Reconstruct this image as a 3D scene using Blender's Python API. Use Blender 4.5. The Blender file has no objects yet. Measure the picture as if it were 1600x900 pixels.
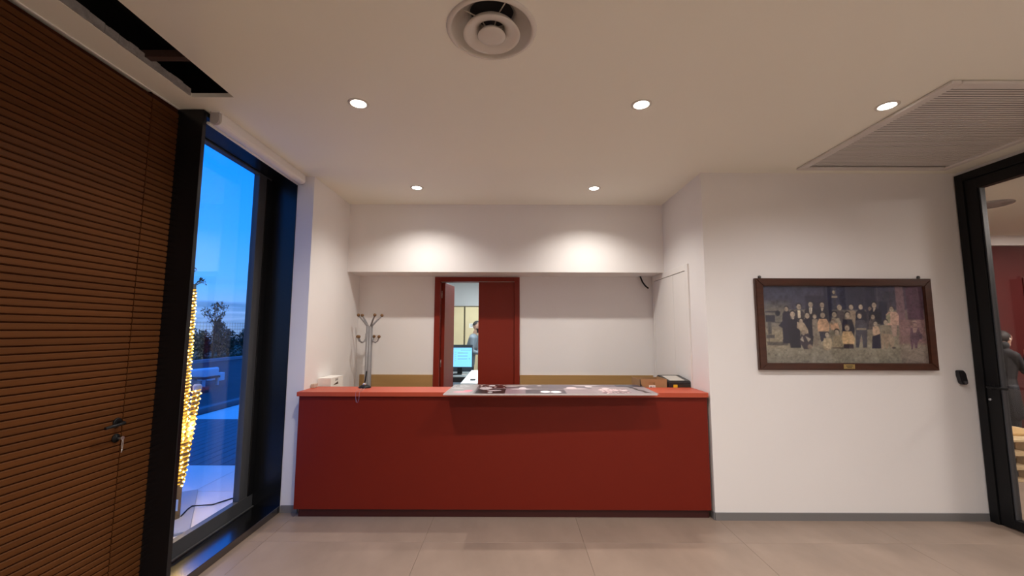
import bpy, bmesh, math, random
import numpy as np
from mathutils import Vector, Matrix
random.seed(7)
D = bpy.data
SC = bpy.context.scene
COL = SC.collection
PI = math.pi

def lin(r, g=None, b=None):
    """sRGB 0-255 -> linear rgba"""
    c = (r, r, r) if g is None else (r, g, b)
    return tuple((v/255/12.92 if v/255 <= .04045 else ((v/255+.055)/1.055)**2.4) for v in c) + (1.0,)

# ------------------------------------------------------------------ camera
cam_d = D.cameras.new('camera'); cam = D.objects.new('camera', cam_d); COL.objects.link(cam)
FPX, PITCH, YAW, ROLL, EYE = 655.68, .1008, -.0008, .0028, 1.60
cam_d.sensor_width = 36.0; cam_d.sensor_fit = 'HORIZONTAL'; cam_d.lens = 36.0*FPX/1600.0
cam_d.clip_start = .02; cam_d.clip_end = 500
_f = Vector((math.sin(YAW)*math.cos(PITCH), math.cos(YAW)*math.cos(PITCH), math.sin(PITCH)))
_r = Vector((math.cos(YAW), -math.sin(YAW), 0)); _u = _r.cross(_f)
_c, _s = math.cos(ROLL), math.sin(ROLL)
_R = _c*_r + _s*_u; _U = -_s*_r + _c*_u
mw = Matrix.Identity(4)
for i in range(3):
    mw[i][0], mw[i][1], mw[i][2] = _R[i], _U[i], -_f[i]
mw[2][3] = EYE
cam.matrix_world = mw
SC.camera = cam

# ------------------------------------------------------------------ world: dusk sky
W = D.worlds.new('dusk_sky'); SC.world = W; W.use_nodes = True
nt = W.node_tree; nt.nodes.clear()
N = nt.nodes.new; L = nt.links.new
out = N('ShaderNodeOutputWorld'); bg = N('ShaderNodeBackground'); bg.inputs['Strength'].default_value = 1.18
tc = N('ShaderNodeTexCoord'); sp = N('ShaderNodeSeparateXYZ'); L(tc.outputs['Generated'], sp.inputs[0])
rp = N('ShaderNodeValToRGB'); L(sp.outputs['Z'], rp.inputs[0])
el = rp.color_ramp.elements
for pos, col in ((0.0, (.26, .42, .78)), (.03, (.24, .46, .98)), (.09, (.10, .47, 1.35)), (.2, (.030, .39, 1.5)), (.36, (.004, .31, 1.6)), (.6, (.02, .30, 1.5)), (1.0, (.04, .30, 1.4))):
    if pos in (0.0, 1.0):
        e = el[0] if pos == 0 else el[-1]
    else:
        e = el.new(pos)
    e.color = col+(1,)
mp = N('ShaderNodeMapping'); mp.inputs['Scale'].default_value = (2.2, 2.2, 38); L(tc.outputs['Generated'], mp.inputs[0])
nz = N('ShaderNodeTexNoise'); nz.inputs['Scale'].default_value = 1.3; nz.inputs['Detail'].default_value = 5; L(mp.outputs[0], nz.inputs['Vector'])
cr = N('ShaderNodeValToRGB'); cr.color_ramp.elements[0].position = .47; cr.color_ramp.elements[1].position = .62; L(nz.outputs['Fac'], cr.inputs[0])
hz = N('ShaderNodeValToRGB'); L(sp.outputs['Z'], hz.inputs[0])
hz.color_ramp.elements[0].position = .05; hz.color_ramp.elements[0].color = (.75, .75, .75, 1)
hz.color_ramp.elements[1].position = .11; hz.color_ramp.elements[1].color = (0, 0, 0, 1)
mu = N('ShaderNodeMath'); mu.operation = 'MULTIPLY'; L(cr.outputs[0], mu.inputs[0]); L(hz.outputs[0], mu.inputs[1])
mx = N('ShaderNodeMixRGB'); L(mu.outputs[0], mx.inputs[0]); L(rp.outputs[0], mx.inputs[1]); mx.inputs[2].default_value = (.06, .20, .55, 1)
L(mx.outputs[0], bg.inputs['Color']); L(bg.outputs[0], out.inputs['Surface'])

# ------------------------------------------------------------------ exposure
SC.view_settings.view_transform = 'Standard'; SC.view_settings.look = 'None'
SC.view_settings.gamma = 1.0; SC.view_settings.exposure = 0.0; SC.view_settings.use_curve_mapping = False
SC.cycles.caustics_reflective = False; SC.cycles.caustics_refractive = False
SC.cycles.max_bounces = 10; SC.cycles.diffuse_bounces = 6; SC.cycles.transparent_max_bounces = 24
SC.cycles.sample_clamp_indirect = 4.0

# lamp settings used by the lamp builders below
LAMP_COL = (1.0, .935, .86)
LAMP_COL_DOOR = (1.0, .96, .97)   # the row on the glazed door side is a touch cooler
LAMP_W = {'near': 97.0, 'niche': 79.0, 'rear_fill': 138.0}
OFFICE_EMIT, LOUNGE_EMIT = 58.0, 95.0

# ------------------------------------------------------------------ dimensions taken from the photograph
CEIL = 3.054
YF = 3.7525      # wall with the framed photograph
YW = 3.8725      # end of the niche wall beside the window
YL = 4.7555      # bulkhead front
YB = 5.1505      # niche back wall
XL, XR = -1.886, 1.735
XD = 4.0885      # wall with the glazed door
HL = 2.263       # bulkhead underside
XW = -2.208      # timber wall
XS = -2.045      # room side of the window frame

# ------------------------------------------------------------------ materials
MATS = {}
def mat(name, col, rough=.6, metal=0.0, spec=.5, bump=0.0, bscale=60, var=0.0, vscale=3.0, vmap=None, emit=None, estr=1.0, objvar=0.0):
    if name in MATS: return MATS[name]
    m = D.materials.new(name); m.use_nodes = True
    t = m.node_tree; b = t.nodes['Principled BSDF']
    b.inputs['Base Color'].default_value = col; b.inputs['Roughness'].default_value = rough
    b.inputs['Metallic'].default_value = metal; b.inputs['Specular IOR Level'].default_value = spec
    tcx = None
    if var or bump:
        tcx = t.nodes.new('ShaderNodeTexCoord'); mpx = t.nodes.new('ShaderNodeMapping')
        t.links.new(tcx.outputs['Object'], mpx.inputs[0])
        if vmap: mpx.inputs['Scale'].default_value = vmap
    src = None
    if var:
        n = t.nodes.new('ShaderNodeTexNoise'); n.inputs['Scale'].default_value = vscale; n.inputs['Detail'].default_value = 6
        n.inputs['Roughness'].default_value = .6
        t.links.new(mpx.outputs[0], n.inputs['Vector'])
        r = t.nodes.new('ShaderNodeMapRange'); r.inputs[1].default_value = .3; r.inputs[2].default_value = .7
        r.inputs[3].default_value = 1-var; r.inputs[4].default_value = 1+var
        t.links.new(n.outputs['Fac'], r.inputs[0])
        src = r.outputs[0]
    if objvar:
        oi = t.nodes.new('ShaderNodeObjectInfo'); r2 = t.nodes.new('ShaderNodeMapRange')
        r2.inputs[3].default_value = 1-objvar; r2.inputs[4].default_value = 1+objvar
        t.links.new(oi.outputs['Random'], r2.inputs[0])
        if src is None: src = r2.outputs[0]
        else:
            q = t.nodes.new('ShaderNodeMath'); q.operation = 'MULTIPLY'
            t.links.new(src, q.inputs[0]); t.links.new(r2.outputs[0], q.inputs[1]); src = q.outputs[0]
    if src is not None:
        v = t.nodes.new('ShaderNodeVectorMath'); v.operation = 'SCALE'; v.inputs[0].default_value = col[:3]
        t.links.new(src, v.inputs['Scale']); t.links.new(v.outputs[0], b.inputs['Base Color'])
    if bump:
        n2 = t.nodes.new('ShaderNodeTexNoise'); n2.inputs['Scale'].default_value = bscale; n2.inputs['Detail'].default_value = 3
        t.links.new(mpx.outputs[0], n2.inputs['Vector'])
        bp = t.nodes.new('ShaderNodeBump'); bp.inputs['Strength'].default_value = bump; bp.inputs['Distance'].default_value = .002
        t.links.new(n2.outputs['Fac'], bp.inputs['Height']); t.links.new(bp.outputs[0], b.inputs['Normal'])
    if emit:
        b.inputs['Emission Color'].default_value = emit; b.inputs['Emission Strength'].default_value = estr
    MATS[name] = m
    return m

def glass_mat(name, tint=(1, 1, 1, 1), ior=1.5):
    if name in MATS: return MATS[name]
    m = D.materials.new(name); m.use_nodes = True; t = m.node_tree; t.nodes.clear()
    o = t.nodes.new('ShaderNodeOutputMaterial'); mixs = t.nodes.new('ShaderNodeMixShader')
    tr = t.nodes.new('ShaderNodeBsdfTransparent'); tr.inputs[0].default_value = tint
    gl = t.nodes.new('ShaderNodeBsdfGlossy'); gl.inputs['Roughness'].default_value = .004
    # Schlick reflectance that is the same on both faces of the thin sheet
    ge = t.nodes.new('ShaderNodeNewGeometry'); dt = t.nodes.new('ShaderNodeVectorMath'); dt.operation = 'DOT_PRODUCT'
    t.links.new(ge.outputs['Normal'], dt.inputs[0]); t.links.new(ge.outputs['Incoming'], dt.inputs[1])
    prev = dt.outputs['Value']
    r0 = ((ior-1)/(ior+1))**2
    for op, v, flip in (('ABSOLUTE', 0, 0), ('SUBTRACT', 1.0, 1), ('POWER', 5.0, 0), ('MULTIPLY', 1-r0, 0), ('ADD', r0, 0)):
        q = t.nodes.new('ShaderNodeMath'); q.operation = op
        t.links.new(prev, q.inputs[1 if flip else 0])
        if op != 'ABSOLUTE': q.inputs[0 if flip else 1].default_value = v
        prev = q.outputs[0]
    t.links.new(prev, mixs.inputs[0]); t.links.new(tr.outputs[0], mixs.inputs[1]); t.links.new(gl.outputs[0], mixs.inputs[2])
    t.links.new(mixs.outputs[0], o.inputs[0]); MATS[name] = m
    return m

def print_mat(name, rough=.5, emission=0.0):
    """flat print: colours come from the print mesh's own colour attribute"""
    m = D.materials.new(name); m.use_nodes = True; t = m.node_tree; b = t.nodes['Principled BSDF']
    a = t.nodes.new('ShaderNodeVertexColor'); a.layer_name = 'ink'
    t.links.new(a.outputs['Color'], b.inputs['Base Color']); b.inputs['Roughness'].default_value = rough
    if emission:
        t.links.new(a.outputs['Color'], b.inputs['Emission Color']); b.inputs['Emission Strength'].default_value = emission
    return m

def emit_mat(name, col, s):
    if name in MATS: return MATS[name]
    m = D.materials.new(name); m.use_nodes = True; t = m.node_tree; t.nodes.clear()
    o = t.nodes.new('ShaderNodeOutputMaterial'); e = t.nodes.new('ShaderNodeEmission')
    e.inputs[0].default_value = col; e.inputs[1].default_value = s; t.links.new(e.outputs[0], o.inputs[0]); MATS[name] = m
    return m

WHITE = mat('white_wall_paint', (.80, .78, .77, 1), .75, bump=.12, bscale=180, var=.012, vscale=1.5)
CEILW = mat('ceiling_paint', (.86, .85, .755, 1), .8, bump=.06, bscale=140)
TRIMW = mat('white_lacquer', (.80, .78, .755, 1), .45)
SKIRT = mat('grey_skirting', (.17, .165, .165, 1), .5)
TILE = mat('beige_porcelain', (.262, .196, .153, 1), .42, var=.15, vscale=2.6, vmap=(1, .5, 1), bump=.05, bscale=25, objvar=.03)
GROUT = mat('tile_grout', (.17, .135, .11, 1), .9)
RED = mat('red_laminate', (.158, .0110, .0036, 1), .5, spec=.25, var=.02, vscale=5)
REDLIT = mat('red_laminate_lit_top', (.46, .078, .038, 1), .42, spec=.35)  # counter red lightened: strong lamp light on the worktop put into its colour
REDDARK = mat('dark_red_plinth', (.055, .006, .005, 1), .5)
REDDOOR = mat('red_door_paint', (.195, .0175, .0075, 1), .42, spec=.3)
WOOD = mat('walnut_slat', (.080, .028, .0075, 1), .6, spec=.12, var=.22, vscale=6, vmap=(1, .12, 6), objvar=.10, bump=.1, bscale=90)
WOODGAP = mat('walnut_groove', (.034, .009, .002, 1), .8, spec=.1)
BLACK = mat('black_aluminium', (.006, .0065, .008, 1), .27, spec=.4)
BLACK2 = mat('black_matt', (.007, .007, .0075, 1), .45, spec=.22)
GREYAL = mat('dark_grey_aluminium', (.055, .058, .064, 1), .38)
SILVER = mat('silver_gasket', (.55, .55, .56, 1), .3, metal=.9)
PALE = mat('pale_plastic', (.72, .69, .655, 1), .4)
GLOSSW = mat('glossy_white_metal', (.66, .625, .57, 1), .22)
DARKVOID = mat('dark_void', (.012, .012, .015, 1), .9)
GLASS = glass_mat('window_glass', (.94, .965, .97, 1))
GLASSD = glass_mat('door_glass', (.93, .93, .93, 1))
OAK = mat('light_oak_panel', (.40, .235, .085, 1), .5, var=.08, vscale=4, vmap=(.4, 1, 6))
CARD = mat('brown_cardboard', (.36, .205, .095, 1), .85, var=.04, vscale=20)
BRASS = mat('brass', (.52, .37, .14, 1), .35, metal=.8)
CHROME = mat('chrome', (.75, .74, .72, 1), .12, metal=1.0)
GREYPOLE = mat('grey_lacquered_steel', (.25, .24, .245, 1), .4)
BALLBROWN = mat('brown_wooden_ball', (.17, .08, .025, 1), .4)
PAPER = mat('white_paper', (.82, .80, .76, 1), .7)
INK = mat('dark_ink', (.03, .025, .02, 1), .7)
YELLOW = mat('yellow_sticker', (.80, .52, .02, 1), .5)

# ------------------------------------------------------------------ mesh helpers (all take world coordinates)
def BM(): return bmesh.new()

def box(bm, x0, x1, y0, y1, z0, z1, bevel=0.0, seg=1, mi=0):
    x0, x1 = min(x0, x1), max(x0, x1); y0, y1 = min(y0, y1), max(y0, y1); z0, z1 = min(z0, z1), max(z0, z1)
    v = [bm.verts.new(p) for p in ((x0, y0, z0), (x1, y0, z0), (x1, y1, z0), (x0, y1, z0), (x0, y0, z1), (x1, y0, z1), (x1, y1, z1), (x0, y1, z1))]
    fs = [bm.faces.new([v[i] for i in q]) for q in ((3, 2, 1, 0), (4, 5, 6, 7), (0, 1, 5, 4), (1, 2, 6, 5), (2, 3, 7, 6), (3, 0, 4, 7))]
    for f in fs: f.material_index = mi
    if bevel:
        es = list({e for f in fs for e in f.edges})
        bmesh.ops.bevel(bm, geom=es, offset=bevel, segments=seg, affect='EDGES', profile=.5)
    return v

def frame_axes(d):
    d = Vector(d).normalized(); a = Vector((0, 0, 1)) if abs(d.z) < .9 else Vector((1, 0, 0))
    u = d.cross(a).normalized(); return d, u, d.cross(u).normalized()

def tube(bm, pts, r, n=8, cap=True, mi=0):
    pts = [Vector(p) for p in pts]; rr = r if isinstance(r, (list, tuple)) else [r]*len(pts)
    rings = []; pu = None
    for i, p in enumerate(pts):
        d = (pts[min(i+1, len(pts)-1)]-pts[max(i-1, 0)])
        d, u, w = frame_axes(d)
        if pu is not None:
            u2 = pu-d*pu.dot(d)
            if u2.length > 1e-5: u = u2.normalized(); w = d.cross(u)
        pu = u
        rings.append([bm.verts.new(p+rr[i]*(math.cos(2*PI*k/n)*u+math.sin(2*PI*k/n)*w)) for k in range(n)])
    for a, b in zip(rings, rings[1:]):
        for k in range(n):
            f = bm.faces.new((a[k], a[(k+1) % n], b[(k+1) % n], b[k])); f.smooth = True; f.material_index = mi
    if cap:
        bm.faces.new(rings[0][::-1]).material_index = mi; bm.faces.new(rings[-1]).material_index = mi

def ball(bm, c, r, n=12, m=8, mi=0):
    r = r if isinstance(r, (tuple, list)) else (r, r, r)
    g = bmesh.ops.create_uvsphere(bm, u_segments=n, v_segments=m, radius=1.0)
    for v in g['verts']: v.co = Vector((v.co.x*r[0]+c[0], v.co.y*r[1]+c[1], v.co.z*r[2]+c[2]))
    for f in {f for v in g['verts'] for f in v.link_faces}: f.smooth = True; f.material_index = mi

def lathe(bm, c, prof, n=32, smooth=True, close=False, mi=0):
    """prof: (radius, z) pairs, turned about a vertical axis through c"""
    rings = [[bm.verts.new((c[0]+r*math.cos(2*PI*k/n), c[1]+r*math.sin(2*PI*k/n), c[2]+z)) for k in range(n)] if r > 1e-6 else [bm.verts.new((c[0], c[1], c[2]+z))] for r, z in prof]
    if close: rings.append(rings[0])
    for a, b in zip(rings, rings[1:]):
        for k in range(n):
            k2 = (k+1) % n
            if len(a) == 1 and len(b) == 1: continue
            vs = (a[0], b[k2], b[k]) if len(a) == 1 else (a[k], a[k2], b[0]) if len(b) == 1 else (a[k], a[k2], b[k2], b[k])
            try:
                f = bm.faces.new(vs); f.smooth = smooth; f.material_index = mi
            except ValueError: pass

def prism(bm, poly, axis, a, b, mi=0):
    """extrude a 2-D polygon along axis (0,1,2) from a to b"""
    def P(p, t): return (t, p[0], p[1]) if axis == 0 else (p[0], t, p[1]) if axis == 1 else (p[0], p[1], t)
    A = [bm.verts.new(P(p, a)) for p in poly]; B = [bm.verts.new(P(p, b)) for p in poly]; n = len(poly)
    fs = [bm.faces.new(A), bm.faces.new(B[::-1])]+[bm.faces.new((A[i], B[i], B[(i+1) % n], A[(i+1) % n])) for i in range(n)]
    for f in fs: f.material_index = mi
    return fs

def rotz(bm, c, ang):
    bmesh.ops.rotate(bm, verts=bm.verts[:], cent=Vector(c), matrix=Matrix.Rotation(ang, 3, 'Z'))

def origin_of(o):
    p = Vector((0, 0, 0))
    while o: p += o.location; o = o.parent
    return p

def mesh_of(bm, name, mats, org=(0, 0, 0)):
    bmesh.ops.recalc_face_normals(bm, faces=bm.faces[:])
    bmesh.ops.translate(bm, verts=bm.verts[:], vec=-Vector(org))
    me = D.meshes.new(name); bm.to_mesh(me); bm.free()
    for m in (mats if isinstance(mats, (list, tuple)) else [mats]): me.materials.append(m)
    return me

def obj(name, bm, mats, parent=None, label=None, at=None):
    """one mesh object; the bmesh is in world coordinates, the origin goes to `at`"""
    po = origin_of(parent) if parent else Vector((0, 0, 0))
    at = Vector(at) if at is not None else po
    o = D.objects.new(name, mesh_of(bm, name, mats, at)); COL.objects.link(o)
    o.location = at-po
    if parent: o.parent = parent
    if label: o['label'] = label
    return o

def tag(o, label, cat, group=None):
    o['label'] = label; o['category'] = cat
    if group: o['group'] = group
    return o

def thing(name, loc, label, cat, group=None):
    o = D.objects.new(name, None); COL.objects.link(o); o.location = loc; o.empty_display_size = .1
    return tag(o, label, cat, group)

def struct(name, bm=None, mats=None, at=(0, 0, 0)):
    if bm is None:
        o = D.objects.new(name, None); COL.objects.link(o); o.location = at
    else: o = obj(name, bm, mats, None, at=at)
    o['kind'] = 'structure'
    return o

def inst(name, me, loc, parent):
    o = D.objects.new(name, me); COL.objects.link(o); o.location = loc; o.parent = parent
    return o

def copy_tree(o, loc, label=None):
    r = o.copy(); COL.objects.link(r); r.location = loc
    if label: r['label'] = label
    for ch in list(o.children):
        c = ch.copy(); COL.objects.link(c); c.parent = r
        for g in list(ch.children):
            d = g.copy(); COL.objects.link(d); d.parent = c
    return r

def text(name, s, size, loc, rot, m, parent, depth=.0004):
    cu = D.curves.new(name, 'FONT'); cu.body = s; cu.size = size; cu.extrude = depth; cu.align_x = 'CENTER'; cu.align_y = 'CENTER'
    f = D.objects.new(name, cu); COL.objects.link(f); cu.materials.append(m)
    me = D.meshes.new_from_object(f.evaluated_get(bpy.context.evaluated_depsgraph_get())); D.objects.remove(f); D.curves.remove(cu)
    o = D.objects.new(name, me); COL.objects.link(o)
    o.location = Vector(loc)-origin_of(parent); o.rotation_euler = rot; o.parent = parent
    return o

def print_mesh(name, img, p0, pu, pv, m, parent):
    """a flat printed sheet: a fine grid carrying the print's colours; img rows go from top to bottom, p0 = top corner"""
    h, w = img.shape[:2]
    p0, pu, pv = (np.array(q, float) for q in (p0, pu, pv)); p0 = p0-np.array(origin_of(parent))
    jj, ii = np.meshgrid(np.arange(w+1)/w, np.arange(h+1)/h)
    co = p0+jj[..., None]*pu+ii[..., None]*pv
    idx = np.arange((h+1)*(w+1)).reshape(h+1, w+1)
    q = np.stack([idx[1:, :-1], idx[1:, 1:], idx[:-1, 1:], idx[:-1, :-1]], -1).reshape(-1, 4)
    me = D.meshes.new(name); me.from_pydata(co.reshape(-1, 3).tolist(), [], q.tolist())
    ca = me.color_attributes.new('ink', 'FLOAT_COLOR', 'POINT')
    pad = np.pad(img, ((0, 1), (0, 1), (0, 0)), mode='edge')
    ca.data.foreach_set('color', np.concatenate([pad.reshape(-1, 3), np.ones((pad.shape[0]*pad.shape[1], 1))], 1).astype(np.float32).ravel())
    me.materials.append(m); me.update()
    o = D.objects.new(name, me); COL.objects.link(o); o.parent = parent
    return o

# ------------------------------------------------------------------ painter for the flat prints
class Canvas:
    def __init__(s, w, h, col):
        s.w, s.h = w, h; s.a = np.ones((h, w, 3))*np.array(lin(*col)[:3])
        s.y, s.x = np.mgrid[0:h, 0:w].astype(float)
    def blend(s, m, col):
        c = np.array(lin(*col)[:3]); m = np.clip(m, 0, 1)[..., None]; s.a = s.a*(1-m)+c*m
    def ell(s, cx, cy, rx, ry, col, soft=1.0, al=1.0):
        d = np.sqrt(((s.x-cx)/rx)**2+((s.y-cy)/ry)**2); s.blend(al*np.clip((1-d)*min(rx, ry)/soft+.5, 0, 1), col)
    def rect(s, x0, y0, x1, y1, col, soft=.7, al=1.0):
        m = np.clip(np.minimum(np.minimum(s.x-x0, x1-s.x), np.minimum(s.y-y0, y1-s.y))/soft+.5, 0, 1); s.blend(al*m, col)
    def poly(s, pts, col, al=1.0):
        m = np.zeros((s.h, s.w), bool); n = len(pts)
        for i in range(n):
            (x0, y0), (x1, y1) = pts[i], pts[(i+1) % n]
            if y0 == y1: continue
            c = ((y0 > s.y) != (y1 > s.y)) & (s.x < (x1-x0)*(s.y-y0)/(y1-y0)+x0); m ^= c
        s.blend(al*m.astype(float), col)
    def grad(s, y0, y1, c0, c1, x0=0, x1=None, al=1.0):
        x1 = s.w if x1 is None else x1
        t = np.clip((s.y-y0)/max(y1-y0, 1e-6), 0, 1)[..., None]
        c = np.array(lin(*c0)[:3])*(1-t)+np.array(lin(*c1)[:3])*t
        m = (al*((s.y >= y0) & (s.y < y1) & (s.x >= x0) & (s.x < x1)))[..., None]; s.a = s.a*(1-m)+c*m
    def blur(s, k=1):
        for _ in range(k):
            p = np.pad(s.a, ((1, 1), (1, 1), (0, 0)), mode='edge')
            s.a = (p[1:-1, 1:-1]*4+(p[:-2, 1:-1]+p[2:, 1:-1]+p[1:-1, :-2]+p[1:-1, 2:])*2)/12
    def speck(s, amt, seed=1):
        g = np.random.default_rng(seed).normal(1, amt, (s.h, s.w, 1)); s.a = np.clip(s.a*g, 0, 1)

# =================================================================== SETTING
# ---- floor: large porcelain tiles with fine joints on a screed
bm = BM(); box(bm, -2.35, 9.2, -4.2, 10.8, -.12, -.004)
floor = struct('floor', bm, GROUT)
TJ = .0008
def tile_field(xs, ys, m, parent, nm='floor_tile', top=0.0, j=TJ):
    cache = {}
    for x0, x1 in zip(xs, xs[1:]):
        for y0, y1 in zip(ys, ys[1:]):
            k = (round(x1-x0, 4), round(y1-y0, 4))
            if k not in cache:
                b = BM(); box(b, j, k[0]-j, j, k[1]-j, -.006, 0, .0006); cache[k] = mesh_of(b, nm, m)
            inst(nm, cache[k], Vector((x0, y0, top))-origin_of(parent), parent)
xs = [-2.3, -1.88, -.67, .548, 1.762, 2.976, 4.13]
ys = [-4.0, -2.64, -1.44, -.24, .96, 2.16, 3.36, 4.56, 5.2]
tile_field(xs, ys, TILE, floor)
tile_field([4.13, 5.4, 6.6, 7.8, 9.0], [-1.44, -.24, .96, 2.16, 3.36, 4.56, 5.76, 6.5], TILE, floor)
tile_field([-2.0, -.67, .548, 2.0], [5.2, 6.4, 7.6, 8.8, 10.0, 10.7], TILE, floor)

# ---- ceiling with the open service slot beside the timber wall
HX0, HX1, HY0, HY1 = -2.022, -1.755, .55, 2.505
bm = BM()
CT = CEIL+.028
box(bm, -2.4, HX0, -4.2, 5.3, CEIL, CT); DCX, DCY, DQ = -.104, 1.905, .26
box(bm, HX1, DCX-DQ, -4.2, 5.3, CEIL, CT); box(bm, DCX+DQ, 4.25, -4.2, 5.3, CEIL, CT); box(bm, DCX-DQ, DCX+DQ, -4.2, DCY-DQ, CEIL, CT); box(bm, DCX-DQ, DCX+DQ, DCY+DQ, 5.3, CEIL, CT)
def sq_pt(a):
    c, s_ = math.cos(a), math.sin(a); k = DQ/max(abs(c), abs(s_)); return DCX+c*k, DCY+s_*k
for k in range(64):          # plaster between the square cut and the round diffuser collar
    a0, a1 = 2*PI*k/64+PI/4, 2*PI*(k+1)/64+PI/4
    q = [(DCX+.205*math.cos(a0), DCY+.205*math.sin(a0)), (DCX+.205*math.cos(a1), DCY+.205*math.sin(a1)), sq_pt(a1), sq_pt(a0)]
    prism(bm, q, 2, CEIL, CT)
box(bm, HX0, HX1, -4.2, HY0, CEIL, CT); box(bm, HX0, HX1, HY1, 5.3, CEIL, CT)
ceiling = struct('ceiling', bm, CEILW)
bm = BM()
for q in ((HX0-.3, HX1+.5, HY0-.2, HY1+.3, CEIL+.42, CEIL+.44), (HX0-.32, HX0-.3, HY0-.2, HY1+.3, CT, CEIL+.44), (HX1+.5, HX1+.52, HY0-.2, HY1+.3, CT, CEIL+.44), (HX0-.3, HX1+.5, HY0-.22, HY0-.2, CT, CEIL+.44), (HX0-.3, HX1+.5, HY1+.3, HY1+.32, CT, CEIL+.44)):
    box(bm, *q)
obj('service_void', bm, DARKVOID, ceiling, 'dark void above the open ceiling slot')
# torn plaster lip along the timber side, frayed
bm = BM()
random.seed(3)
RAW = mat('raw_gypsum_edge', (.30, .29, .28, 1), .95, bump=.6, bscale=80, var=.2, vscale=30)
y = HY0
while y < HY1-.03:
    l = random.uniform(.02, .07); y2 = min(y+l, HY1-.01)
    if not 2.06 < y < 2.09:
        box(bm, HX0-.002, HX0+random.uniform(.006, .011), y, y2, CEIL+random.uniform(.001, .004), CEIL+random.uniform(.044, .056))
    y = y2
obj('broken_edge', bm, RAW, ceiling, 'frayed plasterboard edge of the ceiling slot')
bm = BM(); box(bm, HX0-.05, HX1+.05, 2.155, 2.195, CEIL+.03, CEIL+.07)
obj('cross_batten', bm, mat('brown_batten', (.055, .028, .02, 1), .7), ceiling, 'brown timber batten across the ceiling slot')
bm = BM(); box(bm, HX1-.004, HX1+.02, 1.72, 2.12, CEIL+.029, CEIL+.06); box(bm, HX1-.05, HX1-.03, 1.55, 1.98, CEIL+.16, CEIL+.2)
obj('brown_rail', bm, mat('brown_batten', (.055, .028, .02, 1), .7), ceiling)

# ---- walls
bm = BM(); box(bm, XR, 4.15, YF, YF+.2, 0, CEIL+.02); struct('wall_front', bm, WHITE)
bm = BM(); box(bm, XR, XR+.18, YF+.2, YB+.12, 0, CEIL+.02); struct('wall_niche_right', bm, WHITE)
bm = BM(); box(bm, -2.3, XL, YW+.004, YB+.12, 0, CEIL+.02); box(bm, XS+.004, XL, YW, YW+.004, 0, CEIL+.02); struct('wall_niche_left', bm, WHITE)
DX0, DX1, DZ = -.905, .047, 2.215
bm = BM()
box(bm, XL, DX0, YB, YB+.12, 0, CEIL+.02); box(bm, DX1, XR, YB, YB+.12, 0, CEIL+.02); box(bm, DX0, DX1, YB, YB+.12, DZ, CEIL+.02)
struct('wall_niche_back', bm, WHITE)
bm = BM(); box(bm, XL, XR, YL, YB, HL, CEIL+.01, 0); bulk = struct('trim_1', bm, WHITE)   # the bulkhead across the niche
bm = BM(); box(bm, -2.35, 4.25, -4.2, -4.0, 0, CEIL+.02); struct('wall_rear', bm, WHITE)
bm = BM()
GD0 = 2.10       # near end of the glazed partition opening
box(bm, XD, XD+.1, -4.0, GD0, 0, CEIL+.02); box(bm, XD, XD+.1, GD0, YF, 3.02, CEIL+.02)
struct('wall_right', bm, WHITE)

# ---- skirting
bm = BM(); box(bm, XR-.004, XD, YF-.012, YF, 0, .062); struct('baseboard_front', bm, SKIRT)
bm = BM(); box(bm, XS+.012, XL, YW-.012, YW, 0, .062); struct('baseboard_niche', bm, SKIRT)
bm = BM(); box(bm, XR-.012, XR, YF, YF+.06, 0, .062); struct('baseboard_corner', bm, SKIRT)

# ---- timber wall: slatted door leaf and fixed slatted panel
PITCHS = .03565   
SY0, SEAM, SY1 = 1.30, 2.442, 2.650
def slat_mesh(y0, y1):
    b = BM(); h = PITCHS-.0050; t = .0075
    prism(b, [(0, 0), (t-.004, 0), (t, .004), (t, h-.004), (t-.004, h), (0, h)], 1, y0, y1)
    return mesh_of(b, 'slat', WOOD)
nsl = int((3.035-.012)/PITCHS)
bm = BM(); box(bm, XW-.05, XW-.0075, SY0, SEAM-.003, .006, 3.035)
door1 = struct('door_1', bm, WOODGAP)
wl_bm = BM(); box(wl_bm, XW-.06, XW-.0075, SEAM+.003, SY1, 0, CEIL); box(wl_bm, XW-.3, XW-.055, -4.2, 2.66, 0, CEIL+.02); box(wl_bm, XW-.055, XW-.0075, -4.0, SY0-.004, 0, CEIL)
wall_left = struct('wall_left', wl_bm, WOODGAP)
mdoor, mfix, mrear = slat_mesh(SY0+.002, SEAM-.003), slat_mesh(SEAM+.003, SY1), slat_mesh(-.3, SY0-.006)
for k in range(nsl):
    z = 2.169-.00565/2+PITCHS*(k-60)
    if z < .008 or z+PITCHS > 3.045: continue
    inst('slat', mdoor, (XW-.0075, 0, z), door1)
    inst('slat', mfix, (XW-.0075, 0, z), wall_left)
    inst('slat', mrear, (XW-.0075, 0, z), wall_left)
bm = BM(); box(bm, XW-.0075, XW+.004, -4.0, SY1-.006, CEIL-.006, CEIL); struct('trim_2', bm, TRIMW)
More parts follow.
